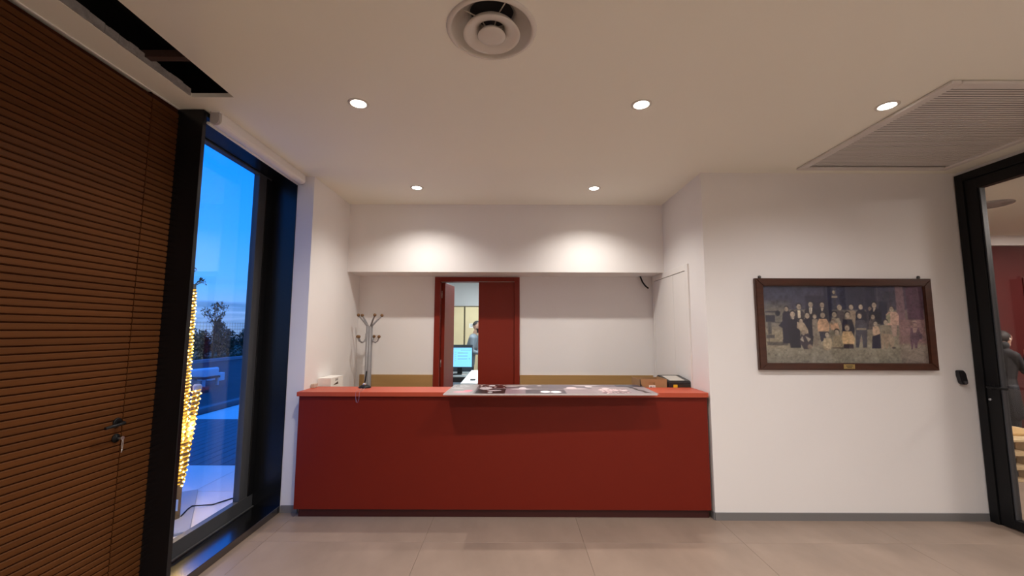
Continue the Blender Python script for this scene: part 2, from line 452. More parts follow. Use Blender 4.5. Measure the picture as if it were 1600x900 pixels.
# lever handle, rose, cylinder and key of the timber door
bm = BM()
hy, hz_ = 2.408, 1.082
def lathe_x(bm, c, prof, n=20):
    """turned about an axis along +x"""
    rings = [[bm.verts.new((c[0]+x, c[1]+r*math.cos(2*PI*k/n), c[2]+r*math.sin(2*PI*k/n))) for k in range(n)] for r, x in prof]
    for a, b in zip(rings, rings[1:]):
        for k in range(n): f = bm.faces.new((a[k], a[(k+1) % n], b[(k+1) % n], b[k])); f.smooth = True
    bm.faces.new(rings[-1]); bm.faces.new(rings[0])
lathe_x(bm, (XW, hy, hz_), ((.026, 0), (.026, .006), (.022, .009)))
hnd = obj('rose', bm, BLACK2, door1)
bm = BM(); tube(bm, [(XW+.005, hy, hz_), (XW+.04, hy, hz_), (XW+.052, hy-.012, hz_), (XW+.055, hy-.04, hz_-.002), (XW+.055, hy-.125, hz_-.006)], [.009, .009, .010, .009, .008], 10)
obj('lever_handle', bm, BLACK2, door1, 'dark lever handle')
bm = BM(); lathe_x(bm, (XW, hy, hz_-.085), ((.024, 0), (.024, .005), (.010, .006), (.010, .012)))
cyl = obj('lock_cylinder', bm, BLACK2, door1)
bm = BM()
box(bm, XW+.012, XW+.03, hy-.001, hy+.001, hz_-.090, hz_-.080)
lathe_x(bm, (XW+.04, hy, hz_-.085), ((.011, -.0015), (.011, .0015)), 16)
tube(bm, [(XW+.042, hy+.004*math.sin(t), hz_-.118+.026*math.cos(t)) for t in np.linspace(.3, 2*PI-.3, 14)], .0018, 6)
tube(bm, [(XW+.042, hy, hz_-.143), (XW+.042, hy-.003, hz_-.162)], .003, 6)
obj('key', bm, SILVER, cyl, 'silver key hanging in the lock')

# ---- window_1: deep black box frame, sash and pane
win = struct('window_1', at=(XS, SY1, 0))
XG = -2.312                            # glass plane
def wpart(nm, q, m, bev=.002, par=None, label=None):
    b = BM(); box(b, *q, bev); return obj(nm, b, m, par or win, label)
SILLM = mat('black_anodised_sill', (.20, .20, .21, 1), .2, metal=1.0)
wpart('frame_jamb', (-2.37, XS, 2.644, 2.676, 0, CEIL-.003), BLACK)
wpart('frame_jamb', (-2.37, XS, YW-.002, YW+.03, 0, CEIL-.003), BLACK)
wpart('frame_head', (-2.37, XS, 2.676, YW-.002, 3.018, CEIL-.003), BLACK)
wpart('frame_sill', (-2.37, XS, 2.676, YW-.002, 0, .056), SILLM)
wpart('sill_riser', (-2.286, -2.255, 2.676, YW-.002, .0562, .059), BLACK, 0)
wpart('gasket', (-2.276, -2.268, 2.676, 3.86, .0592, .066), SILVER, 0)
wpart('sash_rail', (-2.34, -2.288, 2.676, 3.868, .0565, .162), GREYAL)
wpart('sash_rail', (-2.34, -2.288, 2.676, 3.868, 3.004, 3.017), GREYAL)
wpart('sash_stile', (-2.34, -2.288, 3.678, 3.788, .162, 3.004), GREYAL)
wpart('sash_stile', (-2.34, -2.288, 2.676, 2.73, .162, 3.004), GREYAL)
wpart('sash_post', (-2.34, -2.284, 3.792, 3.868, .162, 3.004), BLACK)
b = BM(); box(b, XG-.004, XG+.002, 2.725, 3.682, .158, 3.008)
obj('pane', b, GLASS, win)

# ---- roller blind above the window
bl = thing('roller_blind', (-1.99, 3.2, CEIL), 'rolled-up white roller blind in a slim cassette above the black window', 'blind')
bx, bz = -1.993, 3.005
prof = [(-2.032, CEIL-.012), (-2.036, 2.995)]+[(bx+.041*math.cos(t), 2.992+.030*math.sin(t)) for t in np.linspace(PI+.1, 2*PI-.1, 9)]+[(-1.952, 3.0), (-1.955, CEIL-.012)]
b = BM(); prism(b, prof, 1, 2.69, 3.83); obj('cassette', b, TRIMW, bl)
b = BM(); box(b, -2.02, -1.964, 2.69, 3.83, CEIL-.012, CEIL-.008); obj('shadow_gap', b, INK, bl)
b = BM(); box(b, -2.015, -1.958, 2.67, 3.85, CEIL-.0085, CEIL-.0005); obj('mounting_rail', b, TRIMW, bl)
for yy in (2.672, 3.835):
    b = BM()
    prism(b, [(-2.022, CEIL-.001), (-2.022, 2.995)]+[(-1.992+.030*math.cos(t), 2.993+.028*math.sin(t)) for t in np.linspace(PI, 2*PI, 9)]+[(-1.962, 2.995), (-1.962, CEIL-.001)], 1, yy, yy+.014)
    obj('bracket', b, mat('grey_bracket', (.42, .40, .40, 1), .5), bl)
b = BM(); tube(b, [(-2.034, 2.675, 2.972), (-2.034, 3.845, 2.972)], .011, 10); obj('bottom_bar', b, TRIMW, bl)

# ---- glazed door on the other side
dr = struct('door_2', at=(XD, YF, 0))
def dpart(nm, q, m, par=None, bev=.002, label=None):
    b = BM(); box(b, *q, bev); return obj(nm, b, m, par or dr, label)
dpart('frame_jamb', (XD-.03, XD+.07, 3.675, YF-.010, 0, 3.02), BLACK2)
dpart('frame_head', (XD-.03, XD+.07, GD0, 3.675, 2.95, 3.02), BLACK2)
dpart('frame_jamb', (XD-.03, XD+.07, GD0-.02, GD0+.06, 0, 2.95), BLACK2)
dpart('leaf_stile', (XD-.018, XD+.05, 3.575, 3.671, .012, 2.946), BLACK2)
dpart('leaf_rail', (XD-.018, XD+.05, GD0+.17, 3.575, 2.855, 2.946), BLACK2)
dpart('leaf_rail', (XD-.018, XD+.05, GD0+.17, 3.575, .012, .085), BLACK2)
dpart('leaf_stile', (XD-.018, XD+.05, GD0+.064, GD0+.17, .012, 2.946), BLACK2)
dpart('glazing_bead', (XD-.006, XD+.04, 3.563, 3.575, .085, 2.855), GREYAL)
dpart('pane', (XD+.012, XD+.018, GD0+.17, 3.570, .083, 2.857), GLASSD, bev=0)
b = BM(); tube(b, [(XD-.018, 3.62, 1.135), (XD-.066, 3.62, 1.135), (XD-.074, 3.605, 1.135), (XD-.074, 3.47, 1.135)], .010, 10); obj('lever_handle', b, BLACK2, dr, 'black lever handle')
b = BM(); box(b, XD-.026, XD-.017, 3.60, 3.64, 1.11, 1.16, .004); obj('handle_rose', b, BLACK2, dr)
b = BM(); lathe_x(b, (XD-.030, 3.645, 1.028), ((.009, 0), (.009, .012)), 14); obj('lock_cylinder', b, SILVER, dr, 'silver lock cylinder')
bm = BM(); box(bm, XD-.012, XD-.001, YF-.012, YF-.001, 0, 3.02); struct('trim_3', bm, TRIMW)

# ---- niche door (double leaf, red): one leaf pushed open into the office
nd = struct('door_3', at=((DX0+DX1)/2, YB, 0))
def npart(nm, q, par=None, bev=.002, m=None):
    b = BM(); box(b, *q, bev); return obj(nm, b, m or REDDOOR, par or nd)
npart('frame_jamb', (-.954, -.885, YB-.018, YB+.135, 0, 2.254)); npart('frame_jamb', (.027, .09, YB-.018, YB+.135, 0, 2.254))
npart('frame_head', (-.885, .027, YB-.018, YB+.135, 2.2, 2.254))
npart('door_leaf', (-.414, .0268, YB+.004, YB+.05, .01, 2.194))
b = BM(); box(b, 0, .45, -.045, 0, .01, 2.194, .002); rotz(b, (0, 0, 0), math.radians(83)); bmesh.ops.translate(b, verts=b.verts[:], vec=(-.8848, YB+.085, 0))
lf = obj('door_leaf', b, REDDOOR, nd, 'open red door leaf')
for zz in (.3, 1.15, 2.0):
    b = BM(); tube(b, [(-.882, YB+.085, zz), (-.882, YB+.085, zz+.09)], .008, 8); obj('hinge', b, SILVER, nd)

# ---- light oak dado along the niche back wall
for x0, x1 in ((-1.84, -.958), (.095, 1.70)):
    b = BM(); box(b, x0, x1, YB-.018, YB, .0, 1.066, .001)
    o = struct('trim_4' if x0 < 0 else 'trim_5', b, OAK)

# ---- flush white cupboard in the niche side wall
cp = struct('door_4', at=(XR, 4.62, 0))
def cpart(nm, q, lab=None):
    b = BM(); box(b, *q, .0015); return obj(nm, b, TRIMW, cp, lab)
cpart('frame_stile', (XR-.016, XR, 4.088, 4.15, .76, 2.262)); cpart('frame_stile', (XR-.016, XR, 5.085, 5.128, .76, 2.262))
cpart('frame_head', (XR-.016, XR, 4.15, 5.085, 2.2, 2.262))
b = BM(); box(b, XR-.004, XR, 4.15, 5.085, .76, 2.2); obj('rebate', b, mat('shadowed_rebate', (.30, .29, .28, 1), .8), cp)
cpart('cupboard_door', (XR-.013, XR-.0041, 4.156, 4.474, .765, 2.193)); cpart('cupboard_door', (XR-.013, XR-.0041, 4.480, 5.079, .765, 2.193))

# =================================================================== LAMPS
lens_m = emit_mat('lamp_lens', (1, .93, .82, 1), 26.0)
def downlight(x, y, label, watts, grp='recessed ceiling downlights', col=None):
    t = thing('downlight', (x, y, CEIL), label, 'downlight', grp)
    if 'lens' not in downlight.__dict__:
        b = BM(); lathe(b, (0, 0, 0), ((.046, -.001), (.048, -.006), (.056, -.008), (.064, -.004), (.065, -.0005)), 32); downlight.ring = mesh_of(b, 'trim_ring', GLOSSW)
        b = BM(); lathe(b, (0, 0, 0), ((0, -.0045), (.046, -.0045)), 28); lathe(b, (0, 0, 0), ((0, -.0015), (.046, -.0015)), 28); downlight.lens = mesh_of(b, 'lens', lens_m)
    inst('trim_ring', downlight.ring, (0, 0, 0), t); inst('lens', downlight.lens, (0, 0, 0), t)
    l = D.lights.new('downlight_beam', 'SPOT'); l.energy = watts; l.color = col or (LAMP_COL_DOOR if x > 2 else LAMP_COL); l.spot_size = math.radians(136 if y > 4 else 150); l.spot_blend = 1.0; l.shadow_soft_size = .022
    lo = D.objects.new('downlight_beam', l); COL.objects.link(lo); lo.parent = t; lo.location = (0, 0, -.03)
    return t
downlight(-.994, 2.570, 'round recessed downlight, the one nearest the roller blind', LAMP_W['near'])
downlight(.829, 2.575, 'round recessed downlight in the open ceiling between the air diffuser and the framed photograph wall', LAMP_W['near'])
downlight(2.421, 2.583, 'round recessed downlight right beside the slatted ceiling grille', LAMP_W['near']*.60)
downlight(-.980, 4.172, 'small looking downlight over the counter end with the coat stand', LAMP_W['niche'])
downlight(.835, 4.176, 'small looking downlight over the counter end with the cardboard box', LAMP_W['niche'])
for yy, nm in ((.75, 'second'), (-1.1, 'third'), (-2.95, 'last')):  # unseen rows added behind the camera to raise the room's light level
    for xx, side in ((-.99, 'timber wall side'), (.83, 'middle'), (2.42, 'glazed door side')):
        downlight(xx, yy, 'added unseen fill downlight in the %s row from the counter, %s' % (nm, side), LAMP_W['rear_fill']*(.6 if xx < -.5 else 1))

# ---- round air diffuser in the ceiling
dc = (-.104, 1.905, CEIL)
df = thing('air_diffuser', dc, 'round white ceiling air diffuser with concentric cones', 'air vent')
b = BM(); lathe(b, dc, ((.218, -.0005), (.217, -.006), (.212, -.010), (.203, -.013), (.197, -.012), (.192, -.004), (.182, .016), (.160, .040), (.130, .062), (.108, .078), (.106, .10)), 64); obj('outer_ring', b, GLOSSW, df)
b = BM(); lathe(b, dc, ((.107, .099), (.0, .099)), 40); obj('dark_plenum', b, DARKVOID, df)
b = BM(); lathe(b, dc, ((.062, .040), (.090, .026), (.118, .002), (.132, -.018), (.137, -.026), (.138, -.030), (.134, -.0325), (.122, -.031), (.100, -.024), (.078, -.012), (.064, .002), (.058, .014), (.058, .036), (.062, .040)), 64); obj('middle_cone', b, GLOSSW, df)
b = BM(); lathe(b, dc, ((0, .012), (.030, .004), (.054, -.014), (.066, -.030), (.0675, -.034), (.065, -.037), (.045, -.038), (.02, -.0365), (0, -.036)), 48); obj('centre_cone', b, GLOSSW, df)
b = BM()
for k in range(4):
    a = PI/6+k*PI/2; c, s = math.cos(a), math.sin(a)
    tube(b, [(dc[0]+.03*c, dc[1]+.03*s, CEIL+.004), (dc[0]+.062*c, dc[1]+.062*s, CEIL+.036), (dc[0]+.150*c, dc[1]+.150*s, CEIL+.046)], .0032, 6)
obj('strut', b, GLOSSW, df)

# ---- long slatted grille in the ceiling
GX0, GX1, GY0, GY1 = 2.545, 3.88, 2.300, 3.640
gr = thing('ceiling_grille', ((GX0+GX1)/2, (GY0+GY1)/2, CEIL), 'large rectangular white ceiling grille with many thin slats', 'air vent')
fw = .062
GRM = mat('grille_white', (.66, .63, .60, 1), .45)
def gframe(nm, q, bev=.008):
    b = BM(); box(b, *q, bev, 2); obj(nm, b, GRM, gr)
gframe('frame_bar', (GX0, GX0+fw, GY0, GY1, CEIL-.022, CEIL-.0005)); gframe('frame_bar', (GX1-fw, GX1, GY0, GY1, CEIL-.022, CEIL-.0005))
gframe('frame_bar', (GX0+fw, GX1-fw, GY0, GY0+fw, CEIL-.022, CEIL-.0005)); gframe('frame_bar', (GX0+fw, GX1-fw, GY1-fw, GY1, CEIL-.022, CEIL-.0005))
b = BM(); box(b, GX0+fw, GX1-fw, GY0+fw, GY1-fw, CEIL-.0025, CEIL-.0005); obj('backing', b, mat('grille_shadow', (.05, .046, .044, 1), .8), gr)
b = BM(); box(b, 0, GX1-GX0-2*fw, 0, .0165, -.0085, -.0045, .001)
slm = mesh_of(b, 'slat', GRM)
k = 0
while GY0+fw+.002+k*.0255+.0185 < GY1-fw:
    inst('slat', slm, Vector((GX0+fw, GY0+fw+.003+k*.0255, CEIL))-origin_of(gr), gr); k += 1

# =================================================================== RECEPTION COUNTER
CB = 4.10
WT, WB = 1.060, 1.022
ct = thing('reception_counter', ((XL+1.72)/2, YF+.15, 0), 'long red laminate reception counter filling the wall niche', 'counter')
XC0, XC1 = XL+.004, 1.722
b = BM()
pts = [(XC0, YF-.012), (XC1-.02, YF-.012)]+[(XC1-.02+.02*math.sin(t), YF+.008-.02*math.cos(t)) for t in np.linspace(.2, PI/2, 6)]+[(XC1, CB), (XC0, CB)]
fs = prism(b, pts, 2, WB, WT)
bmesh.ops.bevel(b, geom=[e for e in b.edges if abs(e.verts[0].co.z-e.verts[1].co.z) < 1e-5], offset=.0025, segments=2, affect='EDGES')
obj('worktop', b, REDLIT, ct)
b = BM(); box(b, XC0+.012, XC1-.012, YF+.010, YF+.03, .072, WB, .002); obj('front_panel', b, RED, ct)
for xa in (XC0+.012, XC1-.032):
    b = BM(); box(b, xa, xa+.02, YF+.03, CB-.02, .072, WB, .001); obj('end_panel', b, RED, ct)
b = BM(); box(b, XC0+.04, XC1-.02, YF+.045, YF+.065, 0, .072); obj('plinth', b, REDDARK, ct)
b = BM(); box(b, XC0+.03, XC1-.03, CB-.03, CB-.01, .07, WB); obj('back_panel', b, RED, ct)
b = BM(); box(b, XC0+.005, XC1, CB-.01, 4.60, .722, .75, .003); obj('desk_top', b, OAK, ct)
for xa in (XC0+.03, -1.0, .1, XC1-.05):
    b = BM(); box(b, xa, xa+.022, CB, 4.55, 0, .722); obj('desk_support', b, OAK, ct)

# ---- things on the counter
# printed display board laid across the worktop, sticking out over the front
bd = thing('display_board', (.33, 3.9, WT), 'large grey printed photo board lying across the counter and overhanging its front', 'display board')
A, B_, C_, D_ = Vector((-.576, 3.570, 0)), Vector((1.222, 3.598, 0)), Vector((1.262, 4.225, 0)), Vector((-.560, 4.200, 0))
b = BM()
lo = [b.verts.new((p.x, p.y, WT+.0006)) for p in (A, B_, C_, D_)]; hi = [b.verts.new((p.x, p.y, WT+.0096)) for p in (A, B_, C_, D_)]
b.faces.new(lo[::-1]); b.faces.new(hi)
for i in range(4): b.faces.new((lo[i], lo[(i+1) % 4], hi[(i+1) % 4], hi[i]))
obj('board_panel', b, mat('white_foam_board', (.62, .59, .58, 1), .5), bd)
cv = Canvas(420, 140, (118, 112, 116))
rg = np.random.default_rng(11)
# collage, drawn with the row nearest the viewer at the bottom
cv.rect(0, 0, 110, 140, (150, 146, 146)); cv.rect(118, 70, 238, 132, (74, 58, 62)); cv.rect(110, 0, 236, 60, (86, 70, 72)); cv.rect(236, 64, 318, 134, (136, 122, 128))
cv.rect(318, 84, 420, 132, (92, 88, 94)); cv.rect(236, 0, 420, 60, (108, 102, 106))
cv2 = cv
for (cx, cy, rx, ry, col) in ((60, 112, 34, 12, (196, 150, 158)), (84, 96, 18, 12, (214, 120, 138)), (30, 60, 26, 8, (182, 178, 178)), (50, 30, 22, 14, (170, 168, 168)), (20, 26, 8, 12, (120, 116, 116)),
    (150, 60, 26, 20, (176, 170, 172)), (190, 92, 30, 9, (166, 158, 162)), (150, 118, 16, 12, (60, 52, 56)), (176, 116, 10, 12, (150, 148, 150)), (170, 20, 14, 8, (206, 204, 206)),
    (260, 30, 26, 10, (160, 152, 156)), (300, 70, 46, 7, (198, 188, 194)), (306, 58, 16, 14, (200, 190, 196)), (280, 14, 60, 5, (170, 158, 150)), (398, 110, 20, 14, (226, 222, 226)), (380, 20, 10, 6, (190, 184, 186))):
    cv.ell(cx, cy, rx, ry, col, 2)
cw = Canvas(420, 140, (122, 114, 120))
cw.rect(0, 84, 60, 132, (96, 92, 98)); cw.rect(0, 10, 120, 70, (110, 104, 110)); cw.rect(60, 70, 180, 134, (146, 134, 138)); cw.rect(300, 0, 420, 40, (88, 88, 96)); cw.rect(180, 40, 330, 136, (152, 140, 144)); cw.rect(330, 40, 420, 140, (148, 140, 144))
for (cx, cy, rx, ry, col) in ((20, 112, 22, 14, (226, 222, 226)), (110, 66, 50, 9, (196, 180, 184)), (96, 54, 22, 14, (206, 190, 194)), (170, 18, 58, 6, (196, 186, 190)), (176, 34, 16, 12, (208, 200, 204)),
    (255, 84, 54, 14, (206, 186, 188)), (240, 62, 16, 12, (210, 196, 200)), (300, 90, 20, 10, (214, 200, 202)), (236, 112, 26, 12, (188, 160, 164)), (282, 118, 40, 12, (120, 102, 104)), (214, 122, 10, 8, (96, 78, 82))):
    cw.ell(cx, cy, rx, ry, col, 2)
for k in range(70):
    cw.ell(rg.uniform(205, 320), rg.uniform(70, 128), rg.uniform(2, 6), rg.uniform(2, 6), [(216, 198, 200), (104, 86, 92), (150, 120, 126)][k % 3], 1.2, .8)
for k in range(60):   # dark script-like masthead down the end of the board
    t = k/60; cw.ell(352+36*t+rg.uniform(-9, 9), 38+86*t, rg.uniform(2, 7), rg.uniform(2, 6), (72, 66, 72), 1.2, .9)
for k in range(60):
    cv.ell(rg.uniform(110, 236), rg.uniform(0, 50), rg.uniform(2, 6), rg.uniform(2, 5), [(190, 176, 172), (52, 38, 42)][k % 2], 1.5, .7)
for k in range(26):
    cv.ell(rg.uniform(6, 60), rg.uniform(8, 50), rg.uniform(2, 5), rg.uniform(2, 4), [(186, 184, 184), (116, 112, 114)][k % 2], 1.2, .8)
full = np.concatenate([cv.a, cw.a], 1); cf = Canvas(840, 140, (0, 0, 0)); cf.a = full; cf.rect(0, 0, 840, 2.5, (150, 142, 142)); cf.rect(0, 136, 840, 140, (172, 164, 162)); cf.blur(1); _m = cf.a.mean(); cf.a = np.clip(_m+(cf.a-_m)*1.35, .01, .95); cf.speck(.05)
PRB = print_mat('board_print', .32)
print_mesh('print', cf.a[:, ::2], (D_.x+.004, D_.y-.004, WT+.0101), tuple((C_-D_)*.994), tuple((A-D_)*.985), PRB, bd)

# desk pen on a chained base
pn = thing('chained_counter_pen', (-1.385, 4.02, WT), 'black counter pen in a chrome ball holder with a bead chain', 'pen')
b = BM(); lathe(b, (-1.385, 4.02, WT), ((0, .001), (.056, .001), (.057, .005), (.050, .014), (.034, .024), (.018, .03), (0, .031)), 28); obj('base', b, BLACK2, pn)
b = BM(); ball(b, (-1.383, 4.005, WT+.032), .017, 16, 10); obj('swivel_ball', b, CHROME, pn)
b = BM(); tube(b, [(-1.383, 4.006, WT+.042), (-1.3785, 4.008, WT+.07), (-1.371, 4.012, WT+.150), (-1.3705, 4.012, WT+.156)], [.0055, .0065, .0062, .003], 10); obj('pen_barrel', b, BLACK2, pn)
ch = [(-1.40, 3.98, WT+.004), (-1.385, 3.93, WT+.003), (-1.372, 3.84, WT+.003), (-1.366, 3.75, WT+.003), (-1.364, 3.7365, WT-.003), (-1.363, 3.7355, WT-.05), (-1.356, 3.7355, WT-.083), (-1.347, 3.7355, WT-.088), (-1.339, 3.7355, WT-.080), (-1.334, 3.7355, WT-.05), (-1.333, 3.7365, WT-.003), (-1.333, 3.75, WT+.003), (-1.345, 3.85, WT+.003), (-1.362, 3.95, WT+.003), (-1.375, 3.985, WT+.006)]
b = BM()
pp = [Vector(p) for p in ch]; beads = []
for p, q in zip(pp, pp[1:]):
    n_ = max(1, int((q-p).length/.0042))
    beads += [p.lerp(q, i/n_) for i in range(n_)]
tube(b, ch, .0008, 5)
for p in beads:
    g = bmesh.ops.create_icosphere(b, subdivisions=1, radius=.0016)
    for v in g['verts']: v.co += p
o = obj('bead_chain', b, CHROME, pn); o['kind'] = 'stuff'

# white carton at the window end
wb = thing('white_carton', (-1.815, 4.27, .75), 'tall white carton with dark lettering standing behind the counter end nearest the window', 'box')
b = BM(); prism(b, [(-1.880, .751), (-1.752, .751), (-1.752, 1.134), (-1.880, 1.134)], 1, 4.125, 4.42)
obj('carton_body', b, PAPER, wb)
b = BM(); prism(b, [(4.18, 1.062), (4.30, 1.062), (4.295, 1.085), (4.285, 1.086)], 0, -1.7525, -1.7512)
obj('dark_flash', b, mat('brown_print', (.07, .035, .02, 1), .6), wb, 'dark brown printed wedge')
text('lettering', 'DUE', .032, (-1.7512, 4.262, 1.108), (PI/2, 0, PI/2), INK, wb)
b = BM(); box(b, -1.880, -1.845, 3.99, 4.06, WT+.0005, WT+.036, .002)
tag(obj('small_carton', b, mat('beige_carton', (.52, .42, .34, 1), .7), at=(-1.86, 4.02, WT)), 'tiny beige carton on the counter corner in front of the white carton', 'box')

# brown cardboard box
cb = thing('cardboard_box', (1.365, 4.3, .75), 'open brown cardboard box with a white label behind the counter', 'box')
cx0, cx1, cy0, cy1, cz1 = 1.232, 1.492, 4.115, 4.40, 1.136
b = BM()
hx0, hx1, hz0, hz1 = 1.318, 1.376, 1.086, 1.104       # hand hole
for q in ((cx0, hx0, cy0, cy0+.004, .751, cz1), (hx1, cx1, cy0, cy0+.004, .751, cz1), (hx0, hx1, cy0, cy0+.004, .751, hz0), (hx0, hx1, cy0, cy0+.004, hz1, cz1),
          (cx0, cx1, cy1-.004, cy1, .751, cz1-.01), (cx0, cx0+.004, cy0+.004, cy1-.004, .751, cz1-.006), (cx1-.004, cx1, cy0+.004, cy1-.004, .751, cz1), (cx0, cx1, cy0, cy1, .7505, .755)):
    box(b, *q)
obj('carton_body', b, CARD, cb)
b = BM(); box(b, hx0+.002, hx1-.012, cy0+.0045, cy0+.007, hz0-.004, hz1-.003); obj('hand_hole_flap', b, CARD, cb)
b = BM(); prism(b, [(cx0-.001, cz1), (cx0+.002, cz1), (cx0+.004, 1.10), (cx0+.016, 1.075), (cx0+.03, 1.064), (cx0-.001, 1.064)], 1, cy0-.012, cy0-.001); obj('side_flap', b, mat('dark_card_edge', (.06, .035, .025, 1), .8), cb, 'dark bent flap')
b = BM(); box(b, 1.318, 1.381, cy0-.0009, cy0-.0002, 1.02, 1.079); lb = obj('label_sticker', b, PAPER, cb)
b = BM(); box(b, 1.328, 1.346, cy0-.0015, cy0-.001, 1.035, 1.067)
for k in range(3): box(b, 1.353, 1.375, cy0-.0015, cy0-.001, 1.040+k*.011, 1.044+k*.011)
obj('label_print', b, mat('grey_print', (.16, .15, .14, 1), .7), lb)

# black printer
pr = thing('black_printer', (1.61, 4.27, .75), 'black desktop printer with a yellow sticker at the counter end by the cupboard', 'printer')
px0, px1 = 1.498, 1.722
b = BM()
prism(b, [(4.105, .752), (4.105, 1.112), (4.116, 1.122), (4.40, 1.150), (4.43, 1.13), (4.43, .752)], 0, px0, px1)
bmesh.ops.bevel(b, geom=b.edges[:], offset=.006, segments=2, affect='EDGES')
obj('casing', b, mat('black_printer_plastic', (.012, .011, .011, 1), .35), pr)
b = BM(); prism(b, [(4.126, 1.1232), (4.128, 1.1265), (4.34, 1.1475), (4.34, 1.1442)], 0, px0+.024, px1-.055); obj('lid_window', b, mat('beige_paper_lid', (.50, .47, .42, 1), .3), pr, 'pale translucent lid')
b = BM(); box(b, px0+.1, px1-.012, 4.1025, 4.1045, 1.02, 1.09); obj('front_door', b, mat('dark_smoked_plastic', (.03, .028, .02, 1), .25), pr)
b = BM(); box(b, 1.549, 1.588, 4.100, 4.1042, 1.02, 1.086, .001); obj('sticker', b, YELLOW, pr, 'yellow sticker')

# coat stand in the niche corner
cs = thing('coat_stand', (-1.666, 4.92, 0), 'grey coat stand with brown ball hooks in the niche corner', 'coat stand')
cxs, cys = -1.666, 4.92
b = BM(); lathe(b, (cxs, cys, 0), ((0, .0), (.20, .0), (.205, .012), (.19, .025), (.05, .04), (.036, .06), (0, .06)), 36); obj('base', b, GREYPOLE, cs)
b = BM()
for k in range(4):
    a = PI/4+k*PI/2; dx, dy = .021*math.cos(a), .021*math.sin(a)
    tube(b, [(cxs+dx, cys+dy, .05), (cxs+dx, cys+dy, 1.645)], .0185, 10)
obj('pole', b, GREYPOLE, cs)
for k, (dx, dy) in enumerate(((-.116, -.05), (.082, -.075), (.122, .06), (-.110, .06))):
    ux, uy = dx/math.hypot(dx, dy), dy/math.hypot(dx, dy)
    b = BM(); tube(b, [(cxs+ux*.02, cys+uy*.02, 1.60), (cxs+ux*.024, cys+uy*.024, 1.645), (cxs+dx*.55, cys+dy*.55, 1.705), (cxs+dx, cys+dy, 1.770)], [.012, .0115, .0105, .0095], 9)
    a_ = obj('upper_arm', b, GREYPOLE, cs)
    b = BM(); ball(b, (cxs+dx, cys+dy-.002, 1.772), .019); obj('hook_ball', b, BALLBROWN, a_, 'brown ball')
for k, (dx, dy) in enumerate(((-.122, -.03), (-.088, -.09), (.124, -.03), (.015, .122))):
    ux, uy = dx/math.hypot(dx, dy), dy/math.hypot(dx, dy); R_ = math.hypot(dx, dy)
    pts = [(cxs+ux*.036, cys+uy*.036, 1.56), (cxs+ux*.037, cys+uy*.037, 1.50), (cxs+ux*(.037+.2*(R_-.037)), cys+uy*(.037+.2*(R_-.037)), 1.468), (cxs+ux*(.037+.5*(R_-.037)), cys+uy*(.037+.5*(R_-.037)), 1.456), (cxs+ux*(.037+.82*(R_-.037)), cys+uy*(.037+.82*(R_-.037)), 1.474), (cxs+dx, cys+dy, 1.515)]
    b = BM(); tube(b, pts, .008, 8); a_ = obj('lower_hook', b, GREYPOLE, cs)
    b = BM(); ball(b, (cxs+dx, cys+dy, 1.524), .019); obj('hook_ball', b, BALLBROWN, a_, 'brown ball')

# loose black cable under the bulkhead
b = BM(); tube(b, [(1.565, 5.10, HL+.004), (1.572, 5.098, HL-.02), (1.59, 5.095, HL-.07), (1.62, 5.09, HL-.115), (1.658, 5.085, HL-.150)], .0095, 8)
tag(obj('loose_cable', b, BLACK2, at=(1.57, 5.10, HL)), 'short bent black cable end hanging below the white bulkhead', 'cable')

# black wall reader beside the framed photograph
rd = thing('wall_reader', (3.93, YF, 1.20), 'small black access reader on the white wall beside the glazed door', 'card reader')
b = BM(); prism(b, [(3.897, 1.262), (3.934, 1.266), (3.955, 1.240), (3.968, 1.158), (3.960, 1.142), (3.921, 1.142), (3.912, 1.155), (3.898, 1.215)], 1, YF-.042, YF-.0005)
bmesh.ops.bevel(b, geom=b.edges[:], offset=.005, segments=2, affect='EDGES'); obj('casing', b, mat('black_reader', (.010, .010, .013, 1), .3), rd)
b = BM(); prism(b, [(3.926, 1.172), (3.956, 1.172), (3.953, 1.150), (3.930, 1.150)], 1, YF-.0435, YF-.0418); obj('reader_lens', b, mat('grey_reader_face', (.09, .09, .1, 1), .25), rd)

# =================================================================== FRAMED GROUP PHOTOGRAPH
px_l, px_r, pz_t, pz_b = 2.168, 3.736, 2.070, 1.262
pf = thing('framed_photograph', ((px_l+px_r)/2, YF, pz_b), 'long old group photograph in a dark brown wooden frame', 'framed photograph')
FRM = mat('dark_brown_frame', (.058, .018, .008, 1), .35, var=.25, vscale=5, vmap=(1, 6, 6))
iw = .068
y0f, y1f = YF-.034, YF-.0006
for nm, poly in (('frame_rail', [(px_l, pz_t), (px_r, pz_t), (px_r-iw, pz_t-iw), (px_l+iw, pz_t-iw)]), ('frame_rail', [(px_l, pz_b), (px_r, pz_b), (px_r-iw, pz_b+iw-.008), (px_l+iw, pz_b+iw-.008)]),
                 ('frame_stile', [(px_l, pz_b), (px_l, pz_t), (px_l+iw, pz_t-iw), (px_l+iw, pz_b+iw-.008)]), ('frame_stile', [(px_r, pz_b), (px_r, pz_t), (px_r-iw, pz_t-iw), (px_r-iw, pz_b+iw-.008)])):
    b = BM(); prism(b, poly, 1, y0f, y1f); bmesh.ops.bevel(b, geom=[e for e in b.edges if max(e.verts[0].co.y, e.verts[1].co.y) < y0f+1e-4], offset=.006, segments=2, affect='EDGES'); obj(nm, b, FRM, pf)
for xx in (px_l+.055, px_r-.085):
    b = BM(); box(b, xx-.013, xx+.013, YF-.006, YF-.001, pz_t-.01, pz_t+.006); lathe(b, (xx, YF-.004, pz_t+.002), ((.0, .028), (.012, .022), (.014, .010), (.006, -.004)), 12); obj('hanging_plate', b, mat('dull_steel', (.12, .11, .1, 1), .4, metal=.6), pf)
